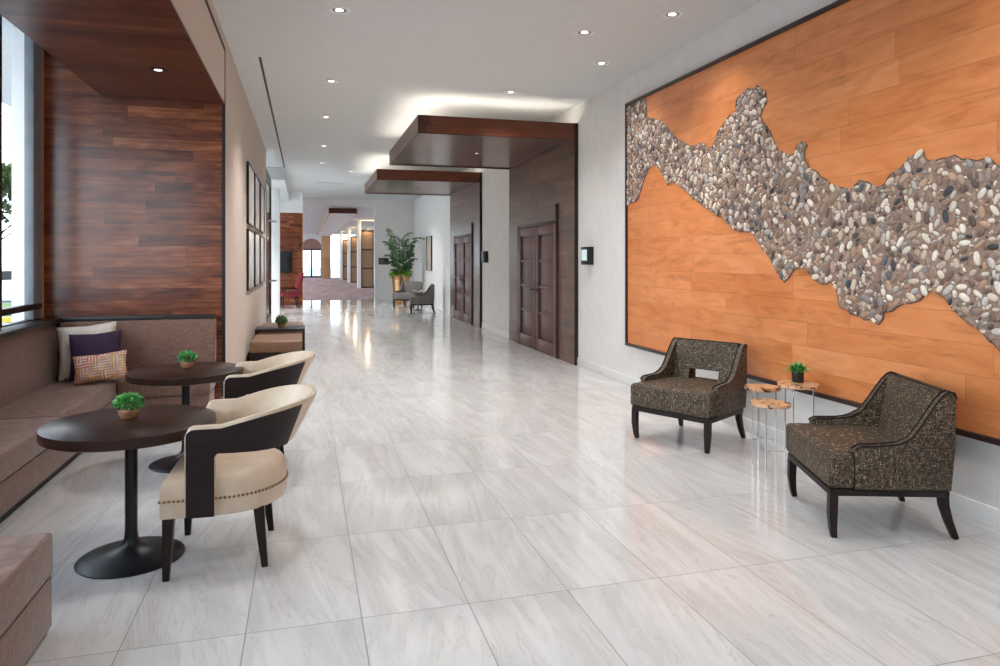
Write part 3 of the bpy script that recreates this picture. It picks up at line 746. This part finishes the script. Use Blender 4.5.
# pillows
def pillow(w, h, t, n=18, pinch=.10):
    m = MB()
    for s in (1, -1):
        G = []
        for i in range(n + 1):
            row = []
            for j in range(n + 1):
                u = -1 + 2 * i / n; v = -1 + 2 * j / n
                x = u * w / 2 * (1 - pinch * (1 - abs(v)) ** 1.0 * abs(u) ** 6 * .8 ); z = v * h / 2 * (1 - pinch * (1 - abs(u)) * abs(v) ** 6 * .8)
                k = max(0, (1 - u ** 4) * (1 - v ** 4)) ** .5
                row.append(m.bm.verts.new((x, s * t / 2 * k + .004 * math.sin(9 * u + 5 * v) * k, z)))
            G.append(row)
        for i in range(n):
            for j in range(n): m.bm.faces.new((G[i][j], G[i + 1][j], G[i + 1][j + 1], G[i][j + 1]))
    bmesh.ops.remove_doubles(m.bm, verts=m.bm.verts, dist=.0008)
    return m
def put_pillow(name, w, h, t, mat, loc, tilt, yaw, roll, label):
    o = pillow(w, h, t).build(name, mat, None, 80)
    o.matrix_world = Matrix.Translation(loc) @ Matrix.Rotation(yaw, 4, 'Z') @ Matrix.Rotation(tilt, 4, 'X') @ Matrix.Rotation(roll, 4, 'Y')
    return tag(o, label, 'cushion', 'throw pillows in the banquette corner')
R = math.radians
put_pillow('throw_pillow', .49, .50, .13, M['cream'], (-1.93, 7.25, .705), R(-18), R(8), R(-5), 'cream square throw pillow, backmost in the banquette corner')
put_pillow('throw_pillow', .43, .43, .12, M['purple'], (-1.83, 7.115, .675), R(-18), R(4), R(-4), 'plain dark purple throw pillow in front of the cream one')
put_pillow('throw_pillow', .43, .255, .11, M['maze'], (-1.755, 6.965, .585), R(-20), R(4), R(-6), 'small oblong throw pillow with an orange maze pattern')

# ------------------------------------------------------------------ pedestal tables
def make_table():
    t = thing('pedestal_table', '', 'table', (0, 0, 0), 0, 'round pedestal tables')
    MB().lathe([(.001, .655), (.402, .655), (.409, .659), (.41, .68), (.409, .707), (.405, .71), (.001, .71)], n=72).build('table_top', M['table_wood'], t)
    MB().lathe([(.001, .643), (.12, .643), (.12, .655), (.001, .655)], n=32).build('mounting_plate', M['black_metal'], t)
    MB().lathe([(.030, .645), (.030, .15), (.034, .10), (.048, .075), (.08, .055), (.13, .04), (.19, .025), (.245, .013), (.255, .006), (.253, 0), (.001, 0)], n=56).build('pedestal', M['black_metal'], t)
    return t
t1 = make_table(); t1.location = (-.87, 4.02, 0); t1['label'] = 'nearer round espresso pedestal table with a black trumpet base'
t2 = dup(t1, (-.87, 5.76, 0), .6, 'farther round espresso pedestal table in front of the banquette end')

# ------------------------------------------------------------------ small plants
def leaf_ball(parent, c, rx, rz, n, size, mat, name='foliage', rs=1):
    rg = random.Random(rs); m = MB(); lay = m.bm.verts.layers.float.new('shade')
    for _ in range(n):
        d = Vector((rg.gauss(0, 1), rg.gauss(0, 1), rg.gauss(0, 1) * .9)).normalized()
        if d.z < -.45: d.z = -d.z
        rad = rg.uniform(.62, 1.0); p = Vector((c[0] + d.x * rx * rad, c[1] + d.y * rx * rad, c[2] + d.z * rz * rad))
        up = (d + Vector((rg.uniform(-.6, .6), rg.uniform(-.6, .6), rg.uniform(-.2, .8)))).normalized()
        sd = up.cross(Vector((rg.uniform(-1, 1), rg.uniform(-1, 1), rg.uniform(-1, 1)))).normalized(); nn = up.cross(sd)
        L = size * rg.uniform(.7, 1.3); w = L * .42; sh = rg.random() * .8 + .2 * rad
        pts = [p, p + up * L * .5 + sd * w + nn * L * .06, p + up * L, p + up * L * .5 - sd * w + nn * L * .06]
        vs = [m.bm.verts.new(q) for q in pts]
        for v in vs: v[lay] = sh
        m.bm.faces.new(vs)
    m.bm.verts.ensure_lookup_table()
    return m.build(name, mat, parent, 0, recalc=False)
def table_plant(loc, label, s=1.0, rs=1):
    t = thing('potted_plant', label, 'plant', loc, 0, 'small potted plants on tables')
    MB().lathe([(.001, 0), (.042 * s, 0), (.055 * s, .02 * s), (.06 * s, .05 * s), (.058 * s, .056 * s), (.052 * s, .054 * s), (.05 * s, .045 * s), (.001, .045 * s)], n=28).build('pot', M['copper_pot'], t)
    MB().lathe([(.001, .045 * s), (.045 * s, .045 * s), (.05 * s, .07 * s), (.045 * s, .1 * s), (.02 * s, .115 * s), (.001, .118 * s)], n=16).build('moss', M['stem'], t)
    leaf_ball(t, (0, 0, .088 * s), .076 * s, .052 * s, 620, .02 * s, M['leaf_bright'], 'foliage', rs)
    return t
table_plant((-.90, 4.10, .71), 'round green plant in a copper pot on the nearer pedestal table', .86, 1)
table_plant((-.875, 5.86, .71), 'round green plant in a copper pot on the farther pedestal table', .86, 2)

# ------------------------------------------------------------------ barrel chairs
def make_barrel():
    t = thing('barrel_chair', '', 'chair', (0, 0, 0), 0, 'cream leather barrel chairs at the pedestal tables')
    hw, yf, yc = .315, -.28, .0     # half width, front, start of the round back
    def plan(n=24, hw=hw, rb=.29, yf=yf):
        pts = [(-hw, yf), (hw, yf), (hw, yc)]
        for i in range(1, n): a = PI * i / n; pts.append((hw * math.cos(a), yc + rb * math.sin(a)))
        pts.append((-hw, yc)); return pts
    def layer(z, k): return [(x * k, (y + .0) * k, z) for x, y in plan()]
    m = MB(); m.rings([layer(.30, .985), layer(.31, 1.0), layer(.43, 1.0), layer(.46, .985), layer(.485, .93), layer(.502, .8), layer(.51, .5), layer(.512, .1)])
    m.build('seat', M['leather'], t, 50)
    # nailheads
    m = MB(); pl = plan(40); L = []
    for i in range(len(pl)):
        a = Vector(pl[i]); b = Vector(pl[(i + 1) % len(pl)]); L.append((a, b, (b - a).length))
    tot = sum(q[2] for q in L); step = .021; d = 0; acc = 0; i = 0
    while d < tot - 1e-6:
        while acc + L[i][2] < d: acc += L[i][2]; i += 1
        p = L[i][0].lerp(L[i][1], (d - acc) / L[i][2]); m.sphere((p.x * 1.003, p.y * 1.003, .385), .0075, 8, 5); d += step
    m.build('nailhead_trim', M['brass_stud'], t)
    # back band: stations along plan curve, param s from left front to right front
    def station(s):
        # s in 0..1 ; returns point, outward normal, weight of back
        st = .165; arc_ = PI * .315; Ltot = 2 * st + arc_
        q = s * Ltot; W_ = .335
        if q < st: return Vector((-W_, yf + .115 + q)), Vector((-1, 0)), 0.0, q
        if q > st + arc_: r_ = q - st - arc_; return Vector((W_, .0 - r_)), Vector((1, 0)), 0.0, st - r_
        a = PI - (q - st) / arc_ * PI
        n_ = Vector((math.cos(a), math.sin(a)))
        c_, s_ = math.cos(a), math.sin(a); return Vector((W_ * math.copysign(abs(c_) ** .78, c_), .31 * s_ ** .78)), n_, s_, st
    def band(name, mat, s0, s1, off0, off1, ztop_in, post, N=80, round_top=True):
        m = MB(); rings = []
        ss = [s0 + (s1 - s0) * i / N for i in range(N + 1)]
        L_ = 2 * .165 + PI * .315; pe = .135 / L_
        extra = []
        for e in (pe, 1 - pe):
            if s0 <= e <= s1: extra += [e - 1e-5, e + 1e-5, e + .012 * (1 if e < .5 else -1)]
        ss = sorted(ss + extra)
        for s in ss:
            p, n_, w, q = station(s)
            zt = .745 + .09 * w ** .8 - ztop_in
            dd = min(s, 1 - s) * L_
            rc = .045
            if dd < rc: zt -= rc - math.sqrt(max(0, rc * rc - (rc - dd) ** 2))
            zb = .612 - .01 * w
            if dd <= .135: zb = post
            elif dd < .135 + .018: zb -= .018 * (1 - (dd - .135) / .018) ** 2
            lean = .125 * w ** 1.2
            def pt(o_, z):
                kz = max(0, (z - .58) / .24); return (p.x + n_.x * (o_ + lean * kz), p.y + n_.y * (o_ + lean * kz), z)
            if round_top:
                hh = .018
                rings.append([pt(off1, zb), pt(off1, (zb + zt) / 2), pt(off1, zt - hh), pt(off1 * .5 + off0 * .5 + .012, zt), pt(off0 * .5 + off1 * .5 - .012, zt), pt(off0, zt - hh), pt(off0 - .008, (zb + zt) / 2), pt(off0, zb)])
            else:
                rings.append([pt(off1, zb), pt(off1, zt), pt(off0, zt), pt(off0, zb)])
        m.rings(rings); return m.build(name, mat, t, 35)
    band('backrest', M['leather'], 0, 1, -.035, .012, 0, .32)
    band('arm_panel', M['leg_wood'], 0.006, .37, .0125, .022, .014, .31, 40, False)
    band('arm_panel', M['leg_wood'], .63, .994, .0125, .022, .014, .31, 40, False)
    for x, y, dx, dy in ((-.28, -.245, -.012, -.01), (.28, -.245, .012, -.01), (-.225, .165, -.02, .03), (.225, .165, .02, .03)):
        MB().tube([(x + dx, y + dy, 0), (x + dx * .4, y + dy * .4, .16), (x, y, .302)], [.015, .021, .026], square=True).build('leg', M['leg_wood'], t)
    return t
b1 = make_barrel(); b1.location = (-.385, 3.97, 0); b1.rotation_euler = (0, 0, R(-91)); b1['label'] = 'nearer cream leather barrel chair with dark wood arms at the front table'
b2 = dup(b1, (-.37, 5.5, 0), R(-91), 'farther cream leather barrel chair, mostly hidden behind the front one')

# ------------------------------------------------------------------ tweed armchairs
def make_tweed(slot):
    t = thing('tweed_armchair', '', 'armchair', (0, 0, 0), 0, 'tweed armchairs by the wall panel')
    def taper(c):
        k = 1 - .085 * max(0, min(1, (c.y + .36) / .74)); return Vector((c.x * k, c.y * (.84 if c.y > 0 else 1), c.z * (.975 if c.z > .5 else 1)))
    T = [(-.375, -.37), (.375, -.37), (.375, -.235), (.318, -.235), (.318, .30), (-.318, .30), (-.318, -.235), (-.375, -.235)]
    m = MB(); m.prism(T, 'z', .275, .476, .03, 3)
    m.deform(lambda c: Vector((c.x, c.y, c.z + (.018 * (1 - (c.x / .375) ** 2) * (1 - ((c.y + .03) / .36) ** 2) if c.z > .42 else 0)))).deform(taper)
    m.build('seat', M['tweed'], t, 50)
    arm = [(-.228, .275), (-.228, .49), (-.218, .515), (-.195, .527), (-.06, .531), (.02, .543), (.09, .575), (.15, .645), (.21, .725), (.262, .79), (.30, .825), (.33, .838), (.362, .832), (.374, .80), (.368, .55), (.345, .275)]
    for s in (-1, 1):
        m = MB(); x0, x1 = sorted((s * .322, s * .382)); m.prism(arm, 'x', x0, x1, .014, 2); m.deform(taper); m.build('arm', M['tweed'], t, 50)
        m = MB()
        for xx in (s * .378, s * .326): m.tube([(xx, y, z + .002) for y, z in arm[1:14]], .0065, 8)
        m.deform(taper); m.build('piping', M['leg_wood'], t)
    m = MB()
    def slab(x0, x1, z0, z1):
        n = 5; yf = lambda z: .205 + .075 * (z - .44) / .4; yb = lambda z: .345 + .022 * min(1, (z - .275) / .3)
        m.prism([(yf(z0), z0)] + [(yf(z0 + (z1 - z0) * i / n), z0 + (z1 - z0) * i / n) for i in range(1, n + 1)] + [(yb(z1), z1), (yb(z0), z0)], 'x', x0, x1, .012 if z1 > .8 else .006, 2)
    if slot: slab(-.322, .322, .585, .838); slab(-.322, -.155, .275, .585); slab(.155, .322, .275, .585); slab(-.155, .155, .275, .48)
    else: slab(-.322, .322, .275, .838)
    m.deform(taper); m.build('backrest', M['tweed'], t, 50)
    m = MB(); m.tube([(x, .302, .842) for x in (-.33, 0, .33)], .006, 8); m.deform(taper); m.build('piping', M['leg_wood'], t)
    m = MB().box(-.37, .37, -.362, -.325, .238, .276, .003).box(-.355, .355, .31, .345, .238, .276, .003)
    m.box(-.37, -.335, -.325, .31, .238, .276, .003).box(.335, .37, -.325, .31, .238, .276, .003); m.deform(taper); m.build('seat_rail', M['leg_wood'], t)
    for s in (-1, 1):
        MB().tube([(s * .348, -.34, .24), (s * .348, -.343, .13), (s * .342, -.338, .05), (s * .336, -.33, 0)], [.023, .022, .018, .0145], square=True).build('leg', M['leg_wood'], t)
        MB().tube([(s * .29, .268, .25), (s * .292, .274, .18), (s * .297, .294, .1), (s * .304, .318, .03), (s * .308, .33, 0)], [.024, .022, .019, .016, .0135], square=True).build('leg', M['leg_wood'], t)
    return t
c1 = make_tweed(False); c1.location = (3.27, 3.46, 0); c1.rotation_euler = (0, 0, R(-110.8)); c1['label'] = 'nearer black and gold tweed armchair at right, seen from its side'
c2 = make_tweed(True); c2.location = (3.225, 5.39, 0); c2.rotation_euler = (0, 0, R(-61.9)); c2['label'] = ('farther black and gold tweed armchair, facing us with a slot in its back')
# grey ones far away
def recolour(root, old, new):
    for ch in [c for c in COL.objects if c.parent == root]:
        if ch.type == 'MESH' and ch.data.materials[0] == old:
            ch.data = ch.data.copy(); ch.data.materials[0] = new
g1 = dup(c1, (3.27, 20.0, 0), R(-97), 'grey far armchair nearest the far doors, side on', 'grey armchairs near the palm')
recolour(g1, M['tweed'], M['tweed_grey'])
g2 = dup(g1, (3.2, 22.4, 0), R(-35), 'grey far armchair right in front of the palm pot', 'grey armchairs near the palm')
lt = thing('lamp_table', 'small round table between the grey armchairs holding a magazine', 'table', (3.3, 21.1, 0))
MB().lathe([(.001, .50), (.22, .50), (.22, .52), (.001, .52)]).build('table_top', M['table_wood'], lt)
MB().lathe([(.02, .5), (.02, .03), (.14, .012), (.14, 0), (.001, 0)]).build('pedestal', M['black_metal'], lt)
mg = MB().box(-.15, 0, -.1, .1, .0, .012, .002, rot=Matrix.Rotation(R(14), 4, 'Y')).box(0, .15, -.1, .1, 0, .012, .002, rot=Matrix.Rotation(R(-14), 4, 'Y'))
mo = mg.build('magazine', M['paper']); mo.location = (3.3, 21.1, .555); tag(mo, 'white open magazine lying on the small table between grey armchairs', 'magazine')

# ------------------------------------------------------------------ wood-slice side tables
def slice_table(loc, r, h, rs, label, legr):
    t = thing('slice_side_table', label, 'side table', loc, 0, 'trio of wood slice side tables')
    rg = random.Random(rs); ph = [rg.uniform(0, 6.28) for _ in range(4)]
    def R_(a): return r * (1 + .05 * math.sin(2 * a + ph[0]) + .03 * math.sin(3 * a + ph[1]) + .018 * math.sin(7 * a + ph[2]))
    n = 48; ring = lambda k, z: [(R_(2 * PI * i / n) * k * math.cos(2 * PI * i / n), R_(2 * PI * i / n) * k * math.sin(2 * PI * i / n), z) for i in range(n)]
    m = MB(); m.rings([ring(.96, h - .026), ring(1.0, h - .02), ring(1.0, h - .004), ring(.985, h)]); m.build('slice_top', M['slice'], t, 40)
    for k in range(3):
        a = 2 * PI * k / 3 + ph[3]
        MB().tube([(math.cos(a) * legr, math.sin(a) * legr, 0), (math.cos(a) * legr, math.sin(a) * legr, h - .024)], .0045, 8).build('leg', M['chrome'], t)
    m = MB(); zz = h * .32
    for k in range(3):
        a = 2 * PI * k / 3 + ph[3]; m.tube([(0, 0, zz), (math.cos(a) * legr, math.sin(a) * legr, zz)], .003, 6)
    m.build('stretcher', M['chrome'], t)
    return t
slice_table((3.226, 4.335, 0), .135, .52, 5, 'lowest, frontmost wood slice side table with a dark knot in its top', .105)
slice_table((3.354, 4.60, 0), .125, .58, 9, 'wood slice side table behind the frontmost one, beside the far tweed armchair', .1)
slice_table((3.535, 4.43, 0), .15, .625, 14, 'tallest wood slice side table, carrying the small black pot', .115)
fp = thing('potted_fern', 'small fern in a black pot on the tallest slice table', 'plant', (3.57, 4.47, .625), 0, 'small potted plants on tables')
MB().lathe([(.001, 0), (.036, 0), (.042, .01), (.044, .075), (.04, .078), (.037, .07), (.001, .068)], n=24).build('pot', M['black_pot'], fp)
def frond_tuft(parent, z0, n, L0, mat, rs):
    rg = random.Random(rs); m = MB(); lay = m.bm.verts.layers.float.new('shade')
    for _ in range(n):
        az = rg.uniform(0, 2 * PI); el = rg.uniform(.5, 1.45); L = L0 * rg.uniform(.6, 1.1); w = .006
        d = Vector((math.cos(az) * math.cos(el), math.sin(az) * math.cos(el), math.sin(el))); sd = d.cross(Vector((0, 0, 1))).normalized(); sh = rg.random()
        pr = []
        for k in range(5):
            tt = k / 4; p = Vector((0, 0, z0)) + Vector((d.x * .018, d.y * .018, 0)) + d * L * tt + Vector((0, 0, -L * .35 * tt * tt)); ww = w * math.sin(PI * (.12 + .85 * tt))
            q = [m.bm.verts.new(p - sd * ww), m.bm.verts.new(p + sd * ww)]
            for v in q: v[lay] = sh
            pr.append(q)
        for a_, b_ in zip(pr[:-1], pr[1:]): m.bm.faces.new((a_[0], a_[1], b_[1], b_[0]))
    return m.build('foliage', mat, parent, 0, recalc=False)
frond_tuft(fp, .066, 230, .125, M['leaf_bright'], 4)

# ------------------------------------------------------------------ ottomans by the left wall
def ottoman(loc, w, d, label):
    t = thing('leather_ottoman', label, 'ottoman', loc, 0, 'brown ottomans along the beige wall')
    cushion(-w, w, -d, d, .26, .42, .03).build('cushion', M['brown_leather'], t)
    bx(-w + .01, w - .01, -d + .01, d - .01, .06, .262, .01).build('base', M['leg_wood'], t)
    for sx in (-1, 1):
        for sy in (-1, 1): bx(sx * (w - .06) - .025, sx * (w - .06) + .025, sy * (d - .06) - .025, sy * (d - .06) + .025, 0, .062).build('leg', M['black_metal'], t)
ottoman((-.38, 10.6, 0), .345, .5, 'nearer brown leather ottoman by the beige wall')
ottoman((-.38, 12.6, 0), .345, .5, 'farther brown leather ottoman beyond the black bridge table')
bt = thing('bridge_table', 'low black bridge-shaped table between the two brown ottomans', 'table', (-.37, 11.6, 0))
bx(-.37, .37, -.3, .3, .43, .47, .006).build('table_top', M['black_metal'], bt)
for s in (-1, 1): bx(s * .35 - .02, s * .35 + .02, -.3, .3, 0, .432, .004).build('leg', M['black_metal'], bt)
dp2 = thing('potted_ball_plant', 'dark round ball plant in a pot on the black bridge table', 'plant', (-.36, 11.6, .47))
MB().lathe([(.001, 0), (.05, 0), (.062, .05), (.055, .052), (.001, .05)], n=20).build('pot', M['copper_pot'], dp2)
leaf_ball(dp2, (0, 0, .10), .085, .075, 420, .026, M['leaf_palm'], 'foliage', 5)
MB().sphere((0, 0, .095), .075, 12, 8).build('moss', M['stem'], dp2)

# ------------------------------------------------------------------ red chair and desk
rc = thing('red_chair', 'crimson upholstered chair facing the far walnut wall desk', 'chair', (-.47, 23.1, 0), R(-80))
cushion(-.27, .27, -.28, .25, .36, .49, .03).build('seat', M['red'], rc)
m = MB(); m.prism([(.17, .42), (.22, .8), (.33, 1.1), (.40, 1.11), (.36, .85), (.29, .40)], 'x', -.27, .27, .02, 2); m.build('backrest', M['red'], rc, 50)
for sx in (-1, 1):
    MB().tube([(sx * .22, -.22, .37), (sx * .22, -.23, 0)], [.022, .015], square=True).build('leg', M['leg_wood'], rc)
    MB().tube([(sx * .22, .2, .37), (sx * .22, .27, 0)], [.022, .015], square=True).build('leg', M['leg_wood'], rc)
    bx(sx * .27 - .02, sx * .27 + .02, -.2, .2, .6, .64, .01).build('arm_rest', M['leg_wood'], rc)
    MB().tube([(sx * .27, -.17, .45), (sx * .27, -.17, .61)], .015, square=True).build('arm_post', M['leg_wood'], rc)
dk = thing('dark_desk', 'dark desk beside the crimson chair below the television', 'desk', (-1.15, 23.4, 0))
bx(-.6, .3, -.35, .35, .70, .75, .005).build('desk_top', M['leg_wood'], dk)
for sx in (-.56, .26):
    for sy in (-.31, .31): bx(sx - .025, sx + .025, sy - .025, sy + .025, 0, .7).build('leg', M['leg_wood'], dk)
bx(-.55, .25, .3, .33, .35, .7).build('modesty_panel', M['leg_wood'], dk)

# ------------------------------------------------------------------ palm
pm = thing('potted_palm', 'tall bushy palm in a bronze pot by the far white wall', 'plant', (3.17, 24.1, 0))
MB().lathe([(.001, 0), (.2, 0), (.235, .08), (.26, .4), (.29, .8), (.315, .97), (.325, .99), (.29, .99), (.28, .93), (.001, .92)], n=36).build('pot', M['bronze'], pm)
MB().lathe([(.001, .92), (.275, .92), (.275, .945), (.001, .95)], n=24).build('soil', M['soil'], pm)
rg = random.Random(11); st = MB(); lf = MB(); lay = lf.bm.verts.layers.float.new('shade')
def frond(base, az, el, L, sh):
    hd = Vector((math.cos(az), math.sin(az), 0)); path = []
    for k in range(7):
        u = k / 6; path.append(base + hd * L * u * math.cos(el) + Vector((0, 0, L * (u * math.sin(el) - .38 * u * u))))
    st.tube(path, [.007 * (1 - .8 * k / 6) for k in range(7)], 5)
    for k in range(2, 7):
        d = (path[k] - path[k - 1]).normalized()
        for q in range(3):
            p = path[k - 1].lerp(path[k], q / 3); u = (k - 1 + q / 3) / 6
            for sg_ in (-1, 1):
                side = d.cross(Vector((0, 0, 1)))
                if side.length < .05: side = Vector((-hd.y, hd.x, 0))
                side.normalize()
                a = (side * sg_ + d * .6 + Vector((rg.uniform(-.2, .2), rg.uniform(-.2, .2), rg.uniform(-.5, .1)))).normalized()
                LL = .21 * rg.uniform(.7, 1.15) * (1 - .4 * u); w = .019; nn = a.cross(d).normalized(); wd = nn.cross(a).normalized()
                vs = [lf.bm.verts.new(c) for c in (p, p + a * LL * .4 + wd * w, p + a * LL + Vector((0, 0, -.05)), p + a * LL * .4 - wd * w)]
                for v in vs: v[lay] = min(1, sh * .55 + rg.random() * .3)
                lf.bm.faces.new(vs)
for i in range(11):
    az = 2 * PI * i / 11 + rg.uniform(-.3, .3); rad = rg.uniform(.04, .2); H_ = rg.uniform(.7, 1.3)
    b0 = Vector((math.cos(az) * rad, math.sin(az) * rad, .95)); tip = b0 + Vector((math.cos(az) * .16, math.sin(az) * .16, H_))
    st.tube([b0, b0.lerp(tip, .5), tip], [.014, .012, .008], 6)
    for q in range(6):
        u = .15 + .85 * q / 5; hi = u * H_ / 1.3
        frond(b0.lerp(tip, u), az + rg.uniform(-1.5, 1.5), rg.uniform(.45, 1.35), (.30 + .44 * hi) * rg.uniform(.8, 1.1), hi)
st.build('stems', M['stem'], pm)
lf.build('fronds', M['leaf_palm'], pm, 0, recalc=False)
lb = leaf_ball(pm, (0, 0, .98), .33, .13, 260, .11, M['leaf_lime'], 'underplanting', 8)

# ------------------------------------------------------------------ outdoors beyond the alcove window
struct(bx(-120, 120, -60, 160, -.5, -.3).build('ground', M['asphalt']), 'pale paved car park outside', 'ground')
struct(bx(-2.74, -2.43, 7.8, 8.15, -.3, 4.6, .01).build('wall_outer_pillar', M['white_paint']), 'white pillar standing outside the alcove window', 'pillar')
lawn = bx(-60, -7, 26, 33, -.3, -.26).build('lawn', M['grass']); tag(lawn, 'strip of grass across the car park', 'grass', None, 'stuff')
kb = bx(-40, -6, 23.5, 23.7, -.3, -.15, .01).build('parking_kerb', M['yellow']); tag(kb, 'yellow painted kerb in the car park outside', 'kerb')
cr = thing('parked_car', 'white car parked outside beyond the alcove window', 'car', (-12.6, 35, -.3), R(4))
m = MB(); m.prism([(-2.1, .3), (-2.1, .75), (-1.9, .85), (-1.1, .92), (-.6, 1.38), (.75, 1.42), (1.35, .98), (2.0, .9), (2.15, .6), (2.15, .3)], 'y', -.85, .85, .06, 2); m.build('body', M['car_paint'], cr, 50)
for s in (-1, 1):
    MB().prism([(-.95, .94), (-.55, 1.32), (.7, 1.35), (1.15, .98)], 'y', s * .84, s * .87).build('window', M['tv'], cr)
    for xx in (-1.3, 1.35): MB().lathe([(.001, -.11), (.3, -.11), (.33, -.07), (.33, .07), (.3, .11), (.001, .11)], c=(xx, s * .8, .33), n=24, axis='y').build('wheel', M['rubber'], cr)
def tree(loc, h, r, n, size, label, rs):
    t = thing('tree', label, 'tree', loc, 0, 'trees outside the window')
    rg = random.Random(rs)
    MB().tube([(0, 0, 0), (.06, .03, h * .4), (-.05, .05, h * .75)], [.16, .12, .05], 8).build('trunk', M['bark'], t)
    m = MB(); tips = []
    for k in range(9):
        a = rg.uniform(0, 6.28); z = h * rg.uniform(.35, .7); tip = Vector((math.cos(a) * r * .8, math.sin(a) * r * .8, z + r * .5)); m.tube([(0, 0, z), tip * .5 + Vector((0, 0, z * .5)), tip], [.05, .035, .012], 5); tips.append(tip)
    m.build('branches', M['bark'], t)
    leaf_ball(t, (0, 0, h * .72), r, h * .3, n, size, M['leaf_tree'], 'crown', rs)
tree((-9.55, 19.0, -.3), 8.6, 1.9, 900, .26, 'loose-leaved tree just outside whose twigs cross the window edge', 21)
tree((-19, 52, -.3), 7.5, 3.6, 2200, .5, 'dark bushy tree at the back of the car park', 22)
tree((-11.5, 62, -.3), 6.0, 3.2, 2200, .5, 'lower dark tree at the back of the car park, behind the white car', 23)
